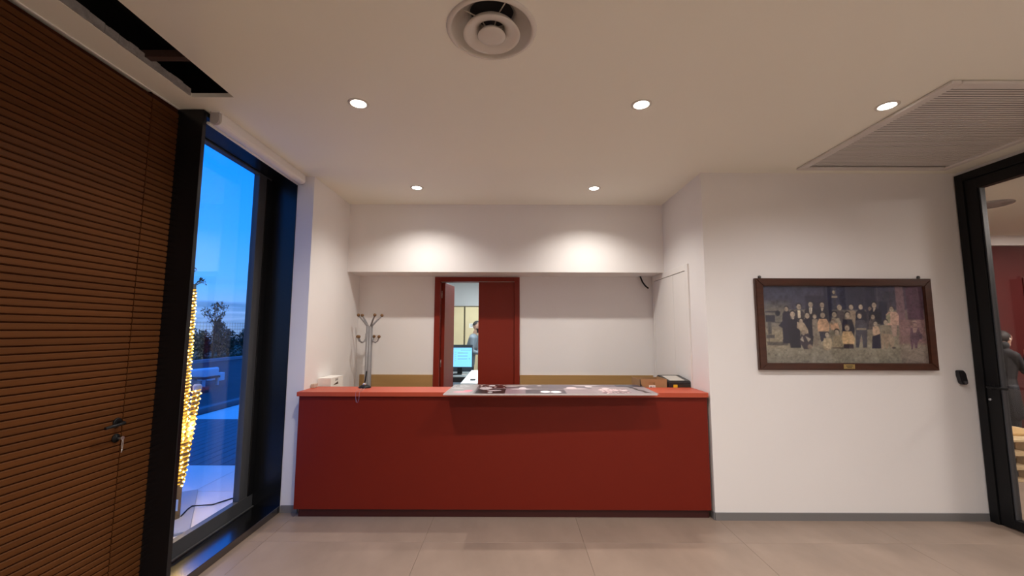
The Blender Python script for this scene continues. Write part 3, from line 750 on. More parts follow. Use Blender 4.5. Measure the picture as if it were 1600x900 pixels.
b = BM(); box(b, 2.897, 2.995, y0f-.002, y0f, pz_b+.012, pz_b+.052, .001); pq = obj('plaque', b, BRASS, pf, 'small brass plaque')
b = BM(); box(b, 2.918, 2.975, y0f-.0026, y0f-.002, pz_b+.034, pz_b+.040); box(b, 2.926, 2.967, y0f-.0026, y0f-.002, pz_b+.022, pz_b+.027); obj('engraving', b, INK, pq)

# --- the print itself: coordinates below are those of a 1530 x 900 study of the photo, mapped on the sheet
PWp, PHp = 400, 192
def U(x, y):
    t = (y-160)/550.0
    xl = 147+23*t; xr = 1279+41*t
    return ((x-xl)/(xr-xl)*PWp, t*PHp)
SX = PWp/1140.0; SYp = PHp/550.0
g = Canvas(PWp, PHp, (70, 68, 80))
def R4(x0, y0, x1, y1, col, soft=1.5, al=1.0):
    a_, b_ = U(x0, y0), U(x1, y1); g.rect(a_[0], a_[1], b_[0], b_[1], col, soft, al)
def E4(cx, cy, rx, ry, col, soft=1.0, al=1.0):
    c_ = U(cx, cy); g.ell(c_[0], c_[1], rx*SX, ry*SYp, col, soft, al)
def P4(pts, col, al=1.0): g.poly([U(*p) for p in pts], col, al)
g.grad(0, 60, (58, 60, 84), (72, 72, 88)); g.grad(60, 150, (112, 108, 104), (150, 142, 122)); g.grad(150, 192, (150, 144, 126), (128, 124, 112))
R4(165, 160, 460, 290, (66, 70, 92), 30, .8); R4(165, 290, 330, 470, (120, 116, 108), 26, .8)
R4(450, 230, 640, 420, (44, 44, 66), 6); R4(580, 160, 645, 380, (36, 38, 62), 4); R4(690, 160, 880, 330, (50, 52, 74), 6); R4(870, 160, 960, 420, (42, 44, 68), 4); R4(965, 270, 1040, 440, (42, 46, 68), 4)
R4(645, 170, 672, 330, (74, 74, 86), 3); E4(654, 205, 9, 12, (190, 176, 150), 1); R4(640, 232, 680, 244, (160, 148, 130), 1); R4(664, 170, 669, 240, (140, 134, 124), 1)
R4(958, 165, 968, 320, (150, 148, 144), 1.5); R4(1040, 160, 1060, 330, (66, 58, 78), 2); R4(1085, 160, 1160, 420, (122, 100, 108), 3); R4(1158, 160, 1290, 402, (72, 48, 72), 3); R4(1110, 402, 1300, 520, (146, 118, 116), 3); R4(1110, 520, 1310, 570, (136, 110, 108), 8)
R4(165, 470, 330, 600, (168, 156, 132), 14, .7)
R4(168, 340, 260, 352, (60, 60, 72), 2); R4(170, 370, 240, 420, (40, 42, 58), 2); R4(185, 420, 215, 505, (84, 82, 84), 3); E4(257, 357, 18, 21, (26, 28, 46), 1.2); R4(220, 420, 290, 425, (60, 58, 66), 2)
R4(175, 510, 235, 535, (84, 80, 80), 2); R4(180, 560, 330, 585, (96, 90, 86), 3); R4(190, 525, 198, 580, (80, 76, 76), 1)
DK, DK2, SKN, LT, MID = (34, 34, 54), (46, 46, 64), (176, 162, 144), (196, 172, 142), (112, 108, 104)
def head(x, y, r, hair=(30, 30, 44), skin=SKN, bald=False):
    if not bald: E4(x, y-r*.25, r*1.05, r*1.15, hair, 1)
    E4(x, y+r*.15, r*.82, r*1.0, skin, 1); E4(x, y+r*.55, r*.45, r*.3, (150, 128, 108), 1, .5)
    for s_ in (-1, 1): E4(x+s_*r*.33, y, r*.18, r*.12, (70, 58, 56), .6, .8)
def torso(x, yt, yb, wt, wb, col, al=1.0):
    P4([(x-wt*.55, yt), (x+wt*.55, yt), (x+wt, yt+22), (x+wb, yb), (x-wb, yb), (x-wt, yt+22)], col, al)
# back row
torso(320, 340, 570, 30, 28, DK); P4([(300, 400), (262, 445), (300, 470)], DK); head(318, 325, 16)
torso(407, 335, 470, 38, 36, (54, 52, 60)); P4([(396, 335), (418, 335), (420, 390), (400, 390)], (200, 190, 168)); head(407, 308, 19)
torso(490, 318, 470, 44, 40, (30, 30, 46)); P4([(478, 316), (502, 316), (496, 362), (484, 362)], (206, 198, 180)); R4(487, 322, 493, 360, (60, 56, 70)); head(490, 292, 19)
torso(572, 320, 470, 44, 42, (28, 30, 48)); P4([(562, 318), (584, 318), (570, 348)], (200, 190, 170)); head(571, 295, 18)
torso(693, 335, 440, 36, 36, (84, 78, 80)); head(693, 312, 20, (170, 160, 146), SKN, True)
torso(775, 335, 440, 40, 38, (152, 136, 118)); head(776, 310, 18)
torso(845, 330, 460, 38, 40, (32, 32, 50)); head(843, 308, 17)
torso(908, 345, 470, 26, 26, (60, 58, 70)); head(908, 322, 15, (40, 38, 50), (130, 116, 108))
torso(945, 322, 430, 44, 46, (24, 26, 46)); P4([(930, 320), (950, 320), (934, 345)], (190, 180, 164)); head(938, 296, 19)
torso(1066, 345, 440, 46, 44, (204, 170, 152)); P4([(1020, 370), (1052, 350), (1050, 430), (1022, 420)], (150, 146, 122)); P4([(1054, 440), (1098, 440), (1094, 520), (1066, 520)], (176, 150, 138)); head(1060, 325, 18, (70, 60, 66))
# middle row
P4([(330, 400), (392, 392), (412, 470), (420, 604), (345, 604), (330, 500)], (26, 27, 46)); P4([(354, 388), (374, 388), (366, 404)], (196, 186, 170)); head(362, 362, 20)
P4([(440, 400), (500, 400), (512, 470), (500, 600), (440, 600)], (28, 28, 46)); head(465, 372, 19)
P4([(500, 400), (536, 400), (548, 490), (540, 590), (514, 596), (500, 470)], (134, 124, 110)); head(517, 378, 15, (60, 52, 56))
P4([(548, 395), (600, 395), (622, 440), (616, 486), (540, 486), (536, 430)], (204, 166, 132)); P4([(548, 486), (600, 486), (596, 540), (560, 560)], DK2); head(574, 368, 19)
P4([(640, 392), (690, 392), (714, 450), (704, 480), (622, 480), (626, 420)], (150, 140, 124)); head(656, 364, 19); P4([(624, 430), (680, 424), (690, 470), (630, 474)], (202, 164, 134)); head(645, 418, 14, (120, 100, 86))
P4([(718, 400), (780, 400), (800, 470), (790, 540), (712, 520), (708, 440)], (32, 32, 52)); head(749, 366, 19)
P4([(802, 405), (870, 405), (888, 440), (884, 600), (856, 600), (846, 500), (826, 600), (806, 600), (804, 470)], (72, 72, 84)); R4(812, 462, 880, 474, (150, 138, 120)); head(834, 374, 17, (70, 64, 66))
torso(926, 395, 470, 26, 30, (90, 82, 84)); head(928, 380, 16)
# seated front row, children
P4([(394, 420), (440, 424), (468, 470), (474, 510), (440, 500), (392, 460)], (176, 160, 138)); head(420, 410, 15)
P4([(420, 505), (470, 500), (500, 560), (480, 612), (440, 612), (408, 560)], (60, 54, 64)); P4([(412, 545), (430, 520), (440, 560)], (190, 180, 166)); P4([(450, 520), (490, 540), (470, 560)], (184, 172, 156)); head(437, 496, 14, (150, 130, 110)); E4(482, 594, 18, 16, (140, 124, 108), 2)
P4([(580, 535), (630, 530), (640, 580), (630, 612), (580, 612), (572, 580)], (182, 166, 136)); head(604, 508, 17, (60, 52, 52)); E4(600, 612, 22, 8, (150, 134, 112), 1.5)
P4([(648, 516), (704, 514), (718, 570), (712, 604), (640, 604)], (154, 142, 118)); head(672, 490, 19, (56, 50, 52)); R4(642, 598, 716, 606, (90, 80, 74), 1)
P4([(716, 486), (776, 484), (800, 540), (792, 580), (716, 580), (706, 530)], (206, 176, 134)); R4(718, 574, 790, 606, (56, 46, 56), 1.5); head(745, 460, 19, (80, 66, 58))
P4([(926, 450), (968, 448), (978, 500), (940, 530), (924, 500)], (200, 172, 146)); P4([(922, 520), (978, 500), (984, 606), (918, 606)], (38, 38, 62)); head(946, 430, 17, (44, 40, 50))
P4([(990, 440), (1046, 440), (1052, 500), (996, 500)], (134, 126, 110)); P4([(986, 500), (1060, 505), (1078, 545), (1070, 600), (1050, 600), (1040, 545), (1030, 606), (1012, 606), (1008, 540), (1000, 606), (984, 606)], (166, 146, 126)); head(1018, 420, 18, (58, 54, 60))
E4(843, 548, 10, 14, (134, 120, 112), 1); E4(1072, 600, 14, 6, (60, 52, 60), 1)
# lone child at the far end
E4(1217, 415, 18, 10, (186, 160, 148), 1); R4(1202, 418, 1230, 424, (66, 50, 60), 1); E4(1222, 440, 16, 12, (176, 148, 136), 1)
P4([(1192, 460), (1250, 455), (1266, 520), (1242, 560), (1236, 604), (1220, 604), (1214, 560), (1206, 612), (1196, 606), (1186, 530)], (92, 72, 88)); P4([(1206, 460), (1240, 460), (1232, 492), (1212, 494)], (176, 148, 138)); E4(1262, 520, 14, 22, (70, 54, 74), 2)
R4(1085, 160, 1330, 720, (142, 92, 108), 6, .18)  # purplish reflection on the glass, painted over this end of the print
g.blur(1)
_n = np.random.default_rng(8); _t = np.ones((PHp, PWp))
for cell, amp in ((24, .10), (9, .12), (4, .14), (2, .10)):
    q = _n.normal(0, amp, (PHp//cell+2, PWp//cell+2)); yi, xi = np.arange(PHp)/cell, np.arange(PWp)/cell
    y0_, x0_ = yi.astype(int), xi.astype(int); fy, fx_ = (yi-y0_)[:, None], (xi-x0_)[None]
    _t += q[y0_][:, x0_]*(1-fy)*(1-fx_)+q[y0_+1][:, x0_]*fy*(1-fx_)+q[y0_][:, x0_+1]*(1-fy)*fx_+q[y0_+1][:, x0_+1]*fy*fx_
g.a = np.clip(g.a*np.clip(_t, .45, 1.6)[..., None], 0, 1)
g.speck(.05, 4); R4(140, 150, 166, 560, (196, 186, 164), 2, .8)
g.a = np.clip(g.a*1.08, 0, 1)
gx0, gx1, gz0, gz1 = px_l+iw-.002, px_r-iw+.002, pz_b+iw-.010, pz_t-iw+.002
print_mesh('print', g.a, (gx0, YF-.012, gz1), (gx1-gx0, 0, 0), (0, 0, gz0-gz1), print_mat('old_photo_print', .6), pf)
b = BM(); box(b, gx0, gx1, YF-.0185, YF-.0165, gz0, gz1); obj('glass', b, glass_mat('picture_glass', (.97, .97, .97, 1), 1.45), pf)

# =================================================================== OFFICE BEHIND THE NICHE
OW = mat('office_white', (.80, .82, .83, 1), .7)
bm = BM(); box(bm, -2.0, 2.0, 10.62, 10.75, 0, 2.95); struct('wall_office_back', bm, OW)
bm = BM(); box(bm, -2.1, -2.0, YB+.12, 10.75, 0, 2.95); struct('wall_office_left', bm, OW)
bm = BM(); box(bm, 2.0, 2.1, YB+.12, 10.75, 0, 2.95); struct('wall_office_right', bm, OW)
bm = BM(); box(bm, -2.1, 2.1, YB+.12, 10.75, 2.9, 2.95); struct('ceiling_office', bm, OW)
cold = emit_mat('office_panel_light', (.86, .95, 1, 1), OFFICE_EMIT)
for yy, lab in ((6.6, 'square office ceiling light panel above the white printer'), (8.8, 'square office ceiling light panel above the standing man')):
    t = thing('ceiling_light_panel', (-.3, yy, 2.9), lab, 'ceiling light', 'office ceiling light panels')
    b = BM(); box(b, -.62, .02, yy-.32, yy+.32, 2.885, 2.8995, .002); obj('panel_frame', b, TRIMW, t)
    b = BM(); box(b, -.59, -.01, yy-.29, yy+.29, 2.882, 2.8852); obj('diffuser', b, cold, t)
CREAM = mat('cream_cabinet_door', (.74, .63, .38, 1), .45, var=.03, vscale=3)
for i in range(4):
    x0 = -1.995+i*.84
    t = thing('tall_cabinet', (x0+.4, 10.4, 0), ['tall cream cabinet against the office wall, hidden by the open door leaf', 'tall cream cabinet with the dark seam seen through the doorway', 'tall cream cabinet hidden by the closed door leaf', 'tall cream cabinet in the far office corner'][i], 'cabinet', 'tall cream office cabinets')
    b = BM(); box(b, x0, x0+.835, 10.222, 10.61, .06, 2.19); obj('carcass', b, mat('olive_cabinet_edge', (.13, .105, .055, 1), .7), t)
    b = BM(); box(b, x0, x0+.835, 10.25, 10.6, 0, .06); obj('plinth', b, BLACK2, t)
    for k in range(2):
        b = BM(); box(b, x0+.016+k*.405, x0+.414+k*.405, 10.2, 10.221, .07, 2.165, .002); d = obj('cabinet_door', b, CREAM, t)
        b = BM(); box(b, x0+.345+k*.11, x0+.357+k*.11, 10.18, 10.2, 1.0, 1.12, .003); obj('handle', b, SILVER, d)
b = BM(); box(b, -1.045, -.86, 10.192, 10.1935, 1.66, 1.765)
sg = tag(obj('paper_sign', b, PAPER, at=(-.95, 10.19, 1.7)), 'small white paper notice taped to the cream cabinet beside the man', 'notice')
b = BM()
for k in range(2): box(b, -1.01, -.90+.02*k, 10.1912, 10.1918, 1.695+.028*k, 1.708+.028*k)
obj('printed_line', b, mat('blue_grey_print', (.22, .30, .36, 1), .7), sg)
# desk, monitor, white printer
dk = thing('office_desk', (-.7, 8.2, 0), 'dark office desk with pale edge under the lit monitor', 'desk')
DGR = mat('dark_grey_desk', (.05, .055, .065, 1), .4)
b = BM(); box(b, -1.9, .5, 7.75, 8.55, .752, .775, .002); obj('desktop', b, mat('grey_desk_laminate', (.36, .39, .40, 1), .4), dk)
b = BM(); box(b, -1.88, .48, 8.50, 8.53, .1, .752); obj('modesty_panel', b, DGR, dk)
for xx in (-1.85, .4):
    for yy in (7.8, 8.45):
        b = BM(); box(b, xx, xx+.05, yy, yy+.05, 0, .752); obj('leg', b, DGR, dk)
b = BM(); box(b, -1.6, -.80, 8.56, 8.60, .45, 1.31, .004); tag(obj('desk_screen', b, mat('charcoal_fabric', (.035, .045, .06, 1), .9), at=(-.9, 8.58, .45)), 'charcoal privacy screen standing behind the office desk', 'desk screen')
for xx in (-1.5, -.90):
    b = BM(); box(b, xx, xx+.05, 8.555, 8.605, 0, .46); obj('screen_post', b, DGR, D.objects['desk_screen'])
mo = thing('monitor', (-.98, 8.0, .775), 'lit computer monitor showing a pale blue page', 'monitor')
mx0, mx1, mz0, mz1 = -1.225, -.745, .905, 1.285
b = BM(); box(b, mx0, mx1, 7.985, 8.03, mz0, mz1, .004); obj('casing', b, BLACK2, mo)
b = BM(); box(b, -1.03, -.94, 8.0, 8.03, .79, mz0+.05); obj('stand', b, BLACK2, mo)
b = BM(); box(b, -1.1, -.86, 7.93, 8.10, .7755, .79, .003); obj('foot', b, BLACK2, mo)
c = Canvas(96, 72, (128, 205, 246)); c.rect(0, 0, 96, 7, (120, 190, 226)); c.rect(52, 8, 92, 11, (112, 176, 204))
for yy, xx in ((19, 80), (30, 78), (41, 78)): c.rect(40, yy, xx, yy+2.2, (96, 146, 170))
c.rect(40, 18, 62, 20, (120, 170, 90)); c.rect(84, 40, 88, 43, (96, 140, 170))
for k in range(5): c.rect(30, 16+8*k, 33, 18+8*k, (96, 160, 190))
c.blur(1)
print_mesh('screen', c.a, (mx0+.012, 7.9835, mz1-.012), (mx1-mx0-.024, 0, 0), (0, 0, -(mz1-mz0-.024)), print_mat('screen_glow', .3, .62), mo)
for i, (xx, yy, lab) in enumerate(((-.93, 7.86, 'small pale desk item below the monitor'), (-.80, 7.84, 'pale telephone handset beside the monitor foot'))):
    b = BM(); box(b, xx, xx+.09, yy, yy+.06, .776, .80+.012*i, .008, 2); tag(obj('desk_item', b, PAPER, at=(xx, yy, .775)), lab, 'desk item')
tb = thing('side_table', (-.6, 7.25, 0), 'low dark table carrying the white printer in the office', 'table')
b = BM(); box(b, -1.15, -.15, 6.95, 7.55, .66, .685, .002); obj('tabletop', b, DGR, tb)
for xx in (-1.13, -.21):
    for yy in (6.97, 7.49):
        b = BM(); box(b, xx, xx+.04, yy, yy+.04, 0, .66); obj('leg', b, DGR, tb)
wp = thing('white_printer', (-.62, 7.25, .685), 'white office printer with sloping top seen through the doorway', 'printer')
b = BM()
prism(b, [(-.845, .686), (-.42, .686), (-.42, .735), (-.845, .735)], 1, 7.0, 7.5)
v = [b.verts.new(p) for p in ((-.845, 7.0, .735), (-.42, 7.0, .735), (-.42, 7.5, .90), (-.715, 7.5, .90), (-.42, 7.5, .735), (-.845, 7.5, .735))]
for q in ((0, 1, 2, 3), (1, 4, 2), (2, 4, 5, 3), (0, 3, 5)): b.faces.new([v[i] for i in q])
obj('casing', b, mat('white_printer_plastic', (.84, .87, .87, 1), .35), wp)
b = BM(); b_v = [b.verts.new(p) for p in ((-.70, 7.10, .7695), (-.615, 7.10, .7695), (-.612, 7.16, .7893), (-.697, 7.16, .7893))]; b.faces.new(b_v)
g2 = bmesh.ops.extrude_face_region(b, geom=b.faces[:]); bmesh.ops.translate(b, verts=[q for q in g2['geom'] if isinstance(q, bmesh.types.BMVert)], vec=(0, 0, .003)); obj('control_panel', b, BLACK2, wp)
ch_ = thing('office_chair', (-.5, 9.55, 0), 'dark red office chair behind the desk, half hidden by the door leaf', 'chair')
# small red-backed chair beside the man
b = BM(); box(b, -.73, -.27, 9.34, 9.76, .44, .50, .02, 2); obj('seat', b, mat('red_fabric', (.20, .02, .02, 1), .8), ch_)
b = BM(); box(b, -.75, -.25, 9.28, 9.33, .62, 1.10, .02, 2); obj('backrest', b, mat('red_fabric', (.20, .02, .02, 1), .8), ch_)
b = BM(); tube(b, [(-.5, 9.30, .64), (-.5, 9.31, .46)], .02, 8); obj('back_support', b, BLACK2, ch_)
b = BM(); tube(b, [(-.5, 9.55, .10), (-.5, 9.55, .44)], .028, 10); obj('column', b, BLACK2, ch_)
for k in range(5):
    a = k*2*PI/5+.3; b = BM(); tube(b, [(-.5, 9.55, .12), (-.5+.27*math.cos(a), 9.55+.27*math.sin(a), .065)], [.022, .014], 8); ball(b, (-.5+.27*math.cos(a), 9.55+.27*math.sin(a), .032), .032, 10, 6); obj('caster_leg', b, BLACK2, ch_)

# =================================================================== ROOM BEYOND THE GLAZED DOOR
RWALL = mat('dark_red_wall', (.075, .0085, .008, 1), .6, spec=.3, var=.03, vscale=2)
LY = 6.32
bm = BM(); box(bm, 4.15, 9.1, LY, LY+.12, 0, 2.92); struct('wall_lounge_back', bm, RWALL)
bm = BM(); box(bm, 4.15, 9.1, LY-.06, LY+.12, 2.905, CEIL); box(bm, 4.15, 9.1, LY-.075, LY-.06, CEIL-.018, CEIL-.001); struct('trim_6', bm, WHITE)
bm = BM(); box(bm, 9.0, 9.1, -1.5, LY, 0, CEIL); struct('wall_lounge_right', bm, RWALL)
bm = BM(); box(bm, 4.19, 9.1, -1.6, -1.5, 0, CEIL); struct('wall_lounge_near', bm, WHITE)
bm = BM(); box(bm, 4.25, 9.1, -1.6, LY+.12, CEIL, CEIL+.03); struct('ceiling_lounge', bm, CEILW)
bm = BM(); box(bm, 4.15, 4.25, YF+.2, LY, 0, CEIL); struct('wall_lounge_left', bm, WHITE)
bm = BM(); box(bm, 7.72, 8.7, LY-.025, LY, 0, 2.42, .004); pn_ = struct('door_5', bm, mat('deep_red_panel', (.075, .0035, .004, 1), .4))
b = BM(); tube(b, [(7.80, LY-.025, 1.05), (7.80, LY-.07, 1.05), (7.92, LY-.07, 1.05)], .010, 8); obj('handle', b, BLACK2, pn_)
rv = thing('round_vent', (5.47, 4.70, CEIL), 'round grey ceiling vent seen through the glazed door', 'air vent')
b = BM(); lathe(b, (5.47, 4.70, CEIL), ((.20, -.0005), (.195, -.012), (.165, -.018), (.15, -.008)), 36); obj('vent_ring', b, mat('grey_vent', (.34, .32, .31, 1), .5), rv)
b = BM(); lathe(b, (5.47, 4.70, CEIL), ((0, -.014), (.10, -.016), (.14, -.010), (.15, -.004)), 36); obj('vent_disc', b, mat('grey_vent', (.34, .32, .31, 1), .5), rv)
for xx, yy, lab in ((6.2, 2.4, 'lounge ceiling light panel nearer the glazed door'), (7.4, 4.6, 'lounge ceiling light panel near the dark red wall')):
    t = thing('ceiling_light_panel', (xx, yy, CEIL), lab, 'ceiling light', 'lounge ceiling light panels')
    b = BM(); box(b, xx-.32, xx+.32, yy-.32, yy+.32, CEIL-.015, CEIL-.0005, .002); obj('panel_frame', b, TRIMW, t)
    b = BM(); box(b, xx-.29, xx+.29, yy-.29, yy+.29, CEIL-.018, CEIL-.0148); obj('diffuser', b, emit_mat('lounge_panel_light', (1, .90, .82, 1), LOUNGE_EMIT), t)
# wooden pallets
PINE = mat('pale_pine', (.62, .47, .27, 1), .7, var=.12, vscale=5, vmap=(.6, 6, 6), objvar=.08)
def pallet_tree(name, loc, label, cat='pallet', grp='stacked wooden pallets'):
    t = thing(name, loc, label, cat, grp); x, y, z = loc
    for k in range(7):
        b = BM(); yy = y+k*.1167; box(b, x, x+1.2, yy, yy+.098, z+.122, z+.144, .002); obj('top_slat', b, PINE, t)
    for k in range(3):
        b = BM(); xx = x+k*.5275; box(b, xx, xx+.145, y, y+.798, z+.1, z+.1219, .002); obj('cross_board', b, PINE, t)
        b = BM(); yy = y+k*.3500; box(b, x, x+1.2, yy, yy+.098, z+.0, z+.0219, .002); obj('bottom_board', b, PINE, t)
        for j in range(3):
            b = BM(); xx = x+j*.5275; box(b, xx, xx+.145, yy, yy+.098, z+.022, z+.0999, .002); obj('block', b, PINE, t)
    return t
p0 = pallet_tree('wooden_pallet', (5.02, 4.68, .001), 'pale wooden pallet at the bottom of the stack beyond the glazed door')
copy_tree(p0, (5.02, 4.68, .1465), 'pale wooden pallet in the middle of the stack beyond the glazed door')
copy_tree(p0, (5.02, 4.68, .292), 'pale wooden pallet on top of the stack beyond the glazed door')
sb = thing('pallet_backrest', (7.0, 5.55, 0), 'upright pale wooden slatted backrest beside the person in the dark jacket', 'backrest')
for k in range(5):
    b = BM(); box(b, 6.70, 7.4, 5.52, 5.54, .10+k*.155, .21+k*.155, .002); obj('slat', b, PINE, sb)
for xx in (6.74, 7.0, 7.3):
    b = BM(); box(b, xx, xx+.06, 5.54, 5.60, 0, .84, .002); obj('post', b, PINE, sb)
# things folded on the pallet seat
b = BM(); box(b, 5.0, 6.0, 4.85, 5.25, .4375, .47, .012, 2); tag(obj('folded_blanket', b, mat('tan_blanket', (.58, .38, .16, 1), .9, bump=.4, bscale=40), at=(5.5, 5.0, .437)), 'folded tan blanket lying on the pallet stack', 'blanket')

# =================================================================== PEOPLE
def build_person(name, base, face, label, hem, lean, arms, head_turn, mats, height=1.76, beard=False, hood=False):
    """one continuous figure: limbs, torso, head and hands are fused by a voxel remesh and coloured by region"""
    S = height/1.76
    fx = Vector((math.cos(face), math.sin(face), 0)); sd = Vector((-fx.y, fx.x, 0)); up = Vector((0, 0, 1))
    base = Vector(base)
    def P(f, s, z):
        z2 = z; f2 = f
        if z > .92: f2 = f+(z-.92)*math.sin(lean); z2 = .92+(z-.92)*math.cos(lean)
        return base+(fx*f2+sd*s+up*z2)*S
    segs = []     # (p, rp, q, rq, region)
    def seg(p, rp, q, rq, reg): segs.append((p, rp*S, q, rq*S, reg))
    SK, TOP, LEG, SHOE, HAIR = 0, 1, 2, 3, 4
    for s in (-1, 1):
        seg(P(0, s*.09, .93), .092, P(.015, s*.10, .50), .062, LEG); seg(P(.015, s*.10, .50), .062, P(-.01, s*.11, .10), .042, LEG)
        seg(P(-.03, s*.11, .045), .042, P(.15, s*.125, .032), .034, SHOE)
    for z0, w0, d0, z1, w1, d1 in ((.88, .125, .105, 1.05, .105, .095), (1.05, .105, .095, 1.25, .125, .105), (1.25, .125, .105, 1.42, .12, .09)):
        for s in (-1, -.33, .33, 1): seg(P(0, s*(w0-.05), z0), d0, P(0, s*(w1-.045), z1), d1, TOP)
    for s in (-1, 1): seg(P(-.01, 0, 1.43), .075, P(-.01, s*.165, 1.415), .062, TOP)
    if hem < .86:
        for s in (-1, -.4, .4, 1): seg(P(0, s*.08, .92), .10, P(.01, s*.10, hem), .105, TOP)
    seg(P(-.005, 0, 1.44), .060, P(.012, 0, 1.55), .054, SK)
    hc = P(.025, 0, 1.655)
    ht = Matrix.Rotation(head_turn, 3, 'Z'); hf = ht@fx; hs = ht@sd
    def H(f, s, z): return hc+(hf*f+hs*s+up*z)*S
    seg(H(-.02, 0, .02), .088, H(.02, 0, .015), .084, SK); seg(H(.02, 0, -.02), .072, H(.045, 0, -.085), .046, SK); seg(H(.03, 0, -.08), .045, H(.065, 0, -.092), .026, SK)
    seg(H(.088, 0, .012), .009, H(.108, 0, -.028), .0135, SK)                        # nose
    seg(H(.078, -.035, .034), .012, H(.078, .035, .034), .012, SK)                    # brow
    seg(H(.086, -.016, -.060), .008, H(.086, .016, -.060), .008, SK)                  # mouth
    for s in (-1, 1): seg(H(0, s*.083, .018), .014, H(.0, s*.084, -.024), .010, SK)   # ears
    for s, (e, w, fing) in zip((-1, 1), arms):
        sh = P(-.01, s*.185, 1.41); el_, wr = P(*e), P(*w)
        seg(sh, .056, el_, .045, TOP); seg(el_, .045, wr, .032, TOP)
        d = (wr-el_).normalized(); side = d.cross(up); side = side.normalized() if side.length > .1 else sd; nrm = side.cross(d).normalized()
        pc = wr+d*.05*S
        for t in (-1, 0, 1): seg(wr+side*t*.012*S, .022, pc+d*.03*S+side*t*.026*S, .016, SK)
        for k, ln in enumerate((.068, .078, .072, .056)):
            r0 = pc+d*.035*S+side*(k-1.5)*.021*S; bend = .5 if fing == 'relax' else 1.15
            m1 = r0+(d*math.cos(bend*.5)-nrm*math.sin(bend*.5))*ln*.45*S; m2 = m1+(d*math.cos(bend)-nrm*math.sin(bend))*ln*.32*S; m3 = m2+(d*math.cos(bend*1.5)-nrm*math.sin(bend*1.5))*ln*.26*S
            seg(r0, .010, m1, .0095, SK); seg(m1, .0095, m2, .009, SK); seg(m2, .009, m3, .008, SK)
        tb0 = wr+d*.025*S+side*.03*S; t1 = tb0+(d*.6+side*.6-nrm*.3).normalized()*.04*S; t2 = t1+(d*.9-nrm*.35+side*.1).normalized()*.032*S
        seg(tb0, .014, t1, .011, SK); seg(t1, .011, t2, .009, SK)
    if hood:
        seg(H(-.05, -.05, -.10), .06, H(-.05, .05, -.10), .06, TOP); seg(H(-.08, 0, -.13), .07, H(-.02, 0, -.13), .07, TOP)
    b = BM()
    for p, rp, q, rq, reg in segs:
        ball(b, p, rp, 14, 10); ball(b, q, rq, 14, 10)
        if (q-p).length > 1e-4: tube(b, [p, q], [rp, rq], 14)
    me = mesh_of(b, name, mats, base)
    o = D.objects.new(name, me); COL.objects.link(o); o.location = base
    md = o.modifiers.new('fuse', 'REMESH'); md.mode = 'VOXEL'; md.voxel_size = .0075*S
    sm = o.modifiers.new('soften', 'SMOOTH'); sm.factor = .5; sm.iterations = 4
    dg = bpy.context.evaluated_depsgraph_get(); ev = o.evaluated_get(dg); m2 = D.meshes.new_from_object(ev, depsgraph=dg)
    o.modifiers.clear(); o.data = m2
    m2.materials.clear()
    for mm in mats: m2.materials.append(mm)
    n = len(m2.polygons); cen = np.zeros(n*3, np.float32); m2.polygons.foreach_get('center', cen); cen = cen.reshape(-1, 3)+np.array(base)
    best = np.full(n, 9.0); reg = np.zeros(n, np.int32)
    for p, rp, q, rq, rg_ in segs:
        a_, d_ = np.array(p), np.array(q-p); L2 = max((d_**2).sum(), 1e-9)
        t_ = np.clip(((cen-a_)@d_)/L2, 0, 1); dist = np.linalg.norm(cen-(a_+t_[:, None]*d_), axis=1)-(rp+(rq-rp)*t_)
        k_ = dist < best; best[k_] = dist[k_]; reg[k_] = rg_
    rel = cen-np.array(hc); lf_ = rel@np.array(hf)/S; lz = rel[:, 2]/S
    if beard: reg[(reg == 0) & (lz < -.035) & (lz > -.13) & (lf_ > .0)] = HAIR
    reg[(reg == 0) & (lz < -.035+.0) & (np.abs(lz+.060) < .007) & (lf_ > .088)] = 0
    m2.polygons.foreach_set('material_index', reg); m2.polygons.foreach_set('use_smooth', np.ones(n, bool)); m2.update()
    tag(o, label, 'person')
    # hair cap
    b = BM(); ball(b, (0, 0, 0), (.098*S, .094*S, .100*S), 24, 16)
    rot = Matrix.Rotation(face+head_turn, 3, 'Z')
    for v in list(b.verts):
        x, y, z = v.co/S
        if z < (-.075 if hood else -.015)+max(0, x)*1.0 or (x > .055 and z < .060): b.verts.remove(v)
    for v in b.verts: v.co = hc+rot@v.co+hf*(-.012*S)+up*.026*S
    bmesh.ops.solidify(b, geom=b.faces[:], thickness=.006)
    obj('hair', b, mats[HAIR], o)
    for s in (-1, 1):
        b = BM(); ball(b, H(.083, s*.032, .008), .0105*S, 10, 8); obj('eye', b, mat('dark_eye', (.03, .02, .02, 1), .2), o)
    return o, H, P
SKINM = mat('skin', (.52, .31, .22, 1), .55)
GREYSW = mat('grey_sweater', (.18, .215, .25, 1), .9, bump=.3, bscale=120)
HAIRM = mat('dark_hair', (.015, .011, .010, 1), .6)
TROU = mat('dark_trousers', (.03, .032, .04, 1), .85); SHOEM = mat('dark_shoes', (.012, .012, .012, 1), .5)
build_person('person', (-.91, 8.93, 0), -.12, 'man in a grey sweater with dark hair and beard seen through the doorway', .86, .21,
             (((.06, -.22, 1.14), (.30, -.17, 1.10), 'relax'), ((.06, .22, 1.14), (.30, .17, 1.10), 'relax')), -.25, [SKINM, GREYSW, TROU, SHOEM, HAIRM], 1.80, True)
JACK = mat('dark_grey_jacket', (.013, .0135, .017, 1), .8, bump=.2, bscale=60)
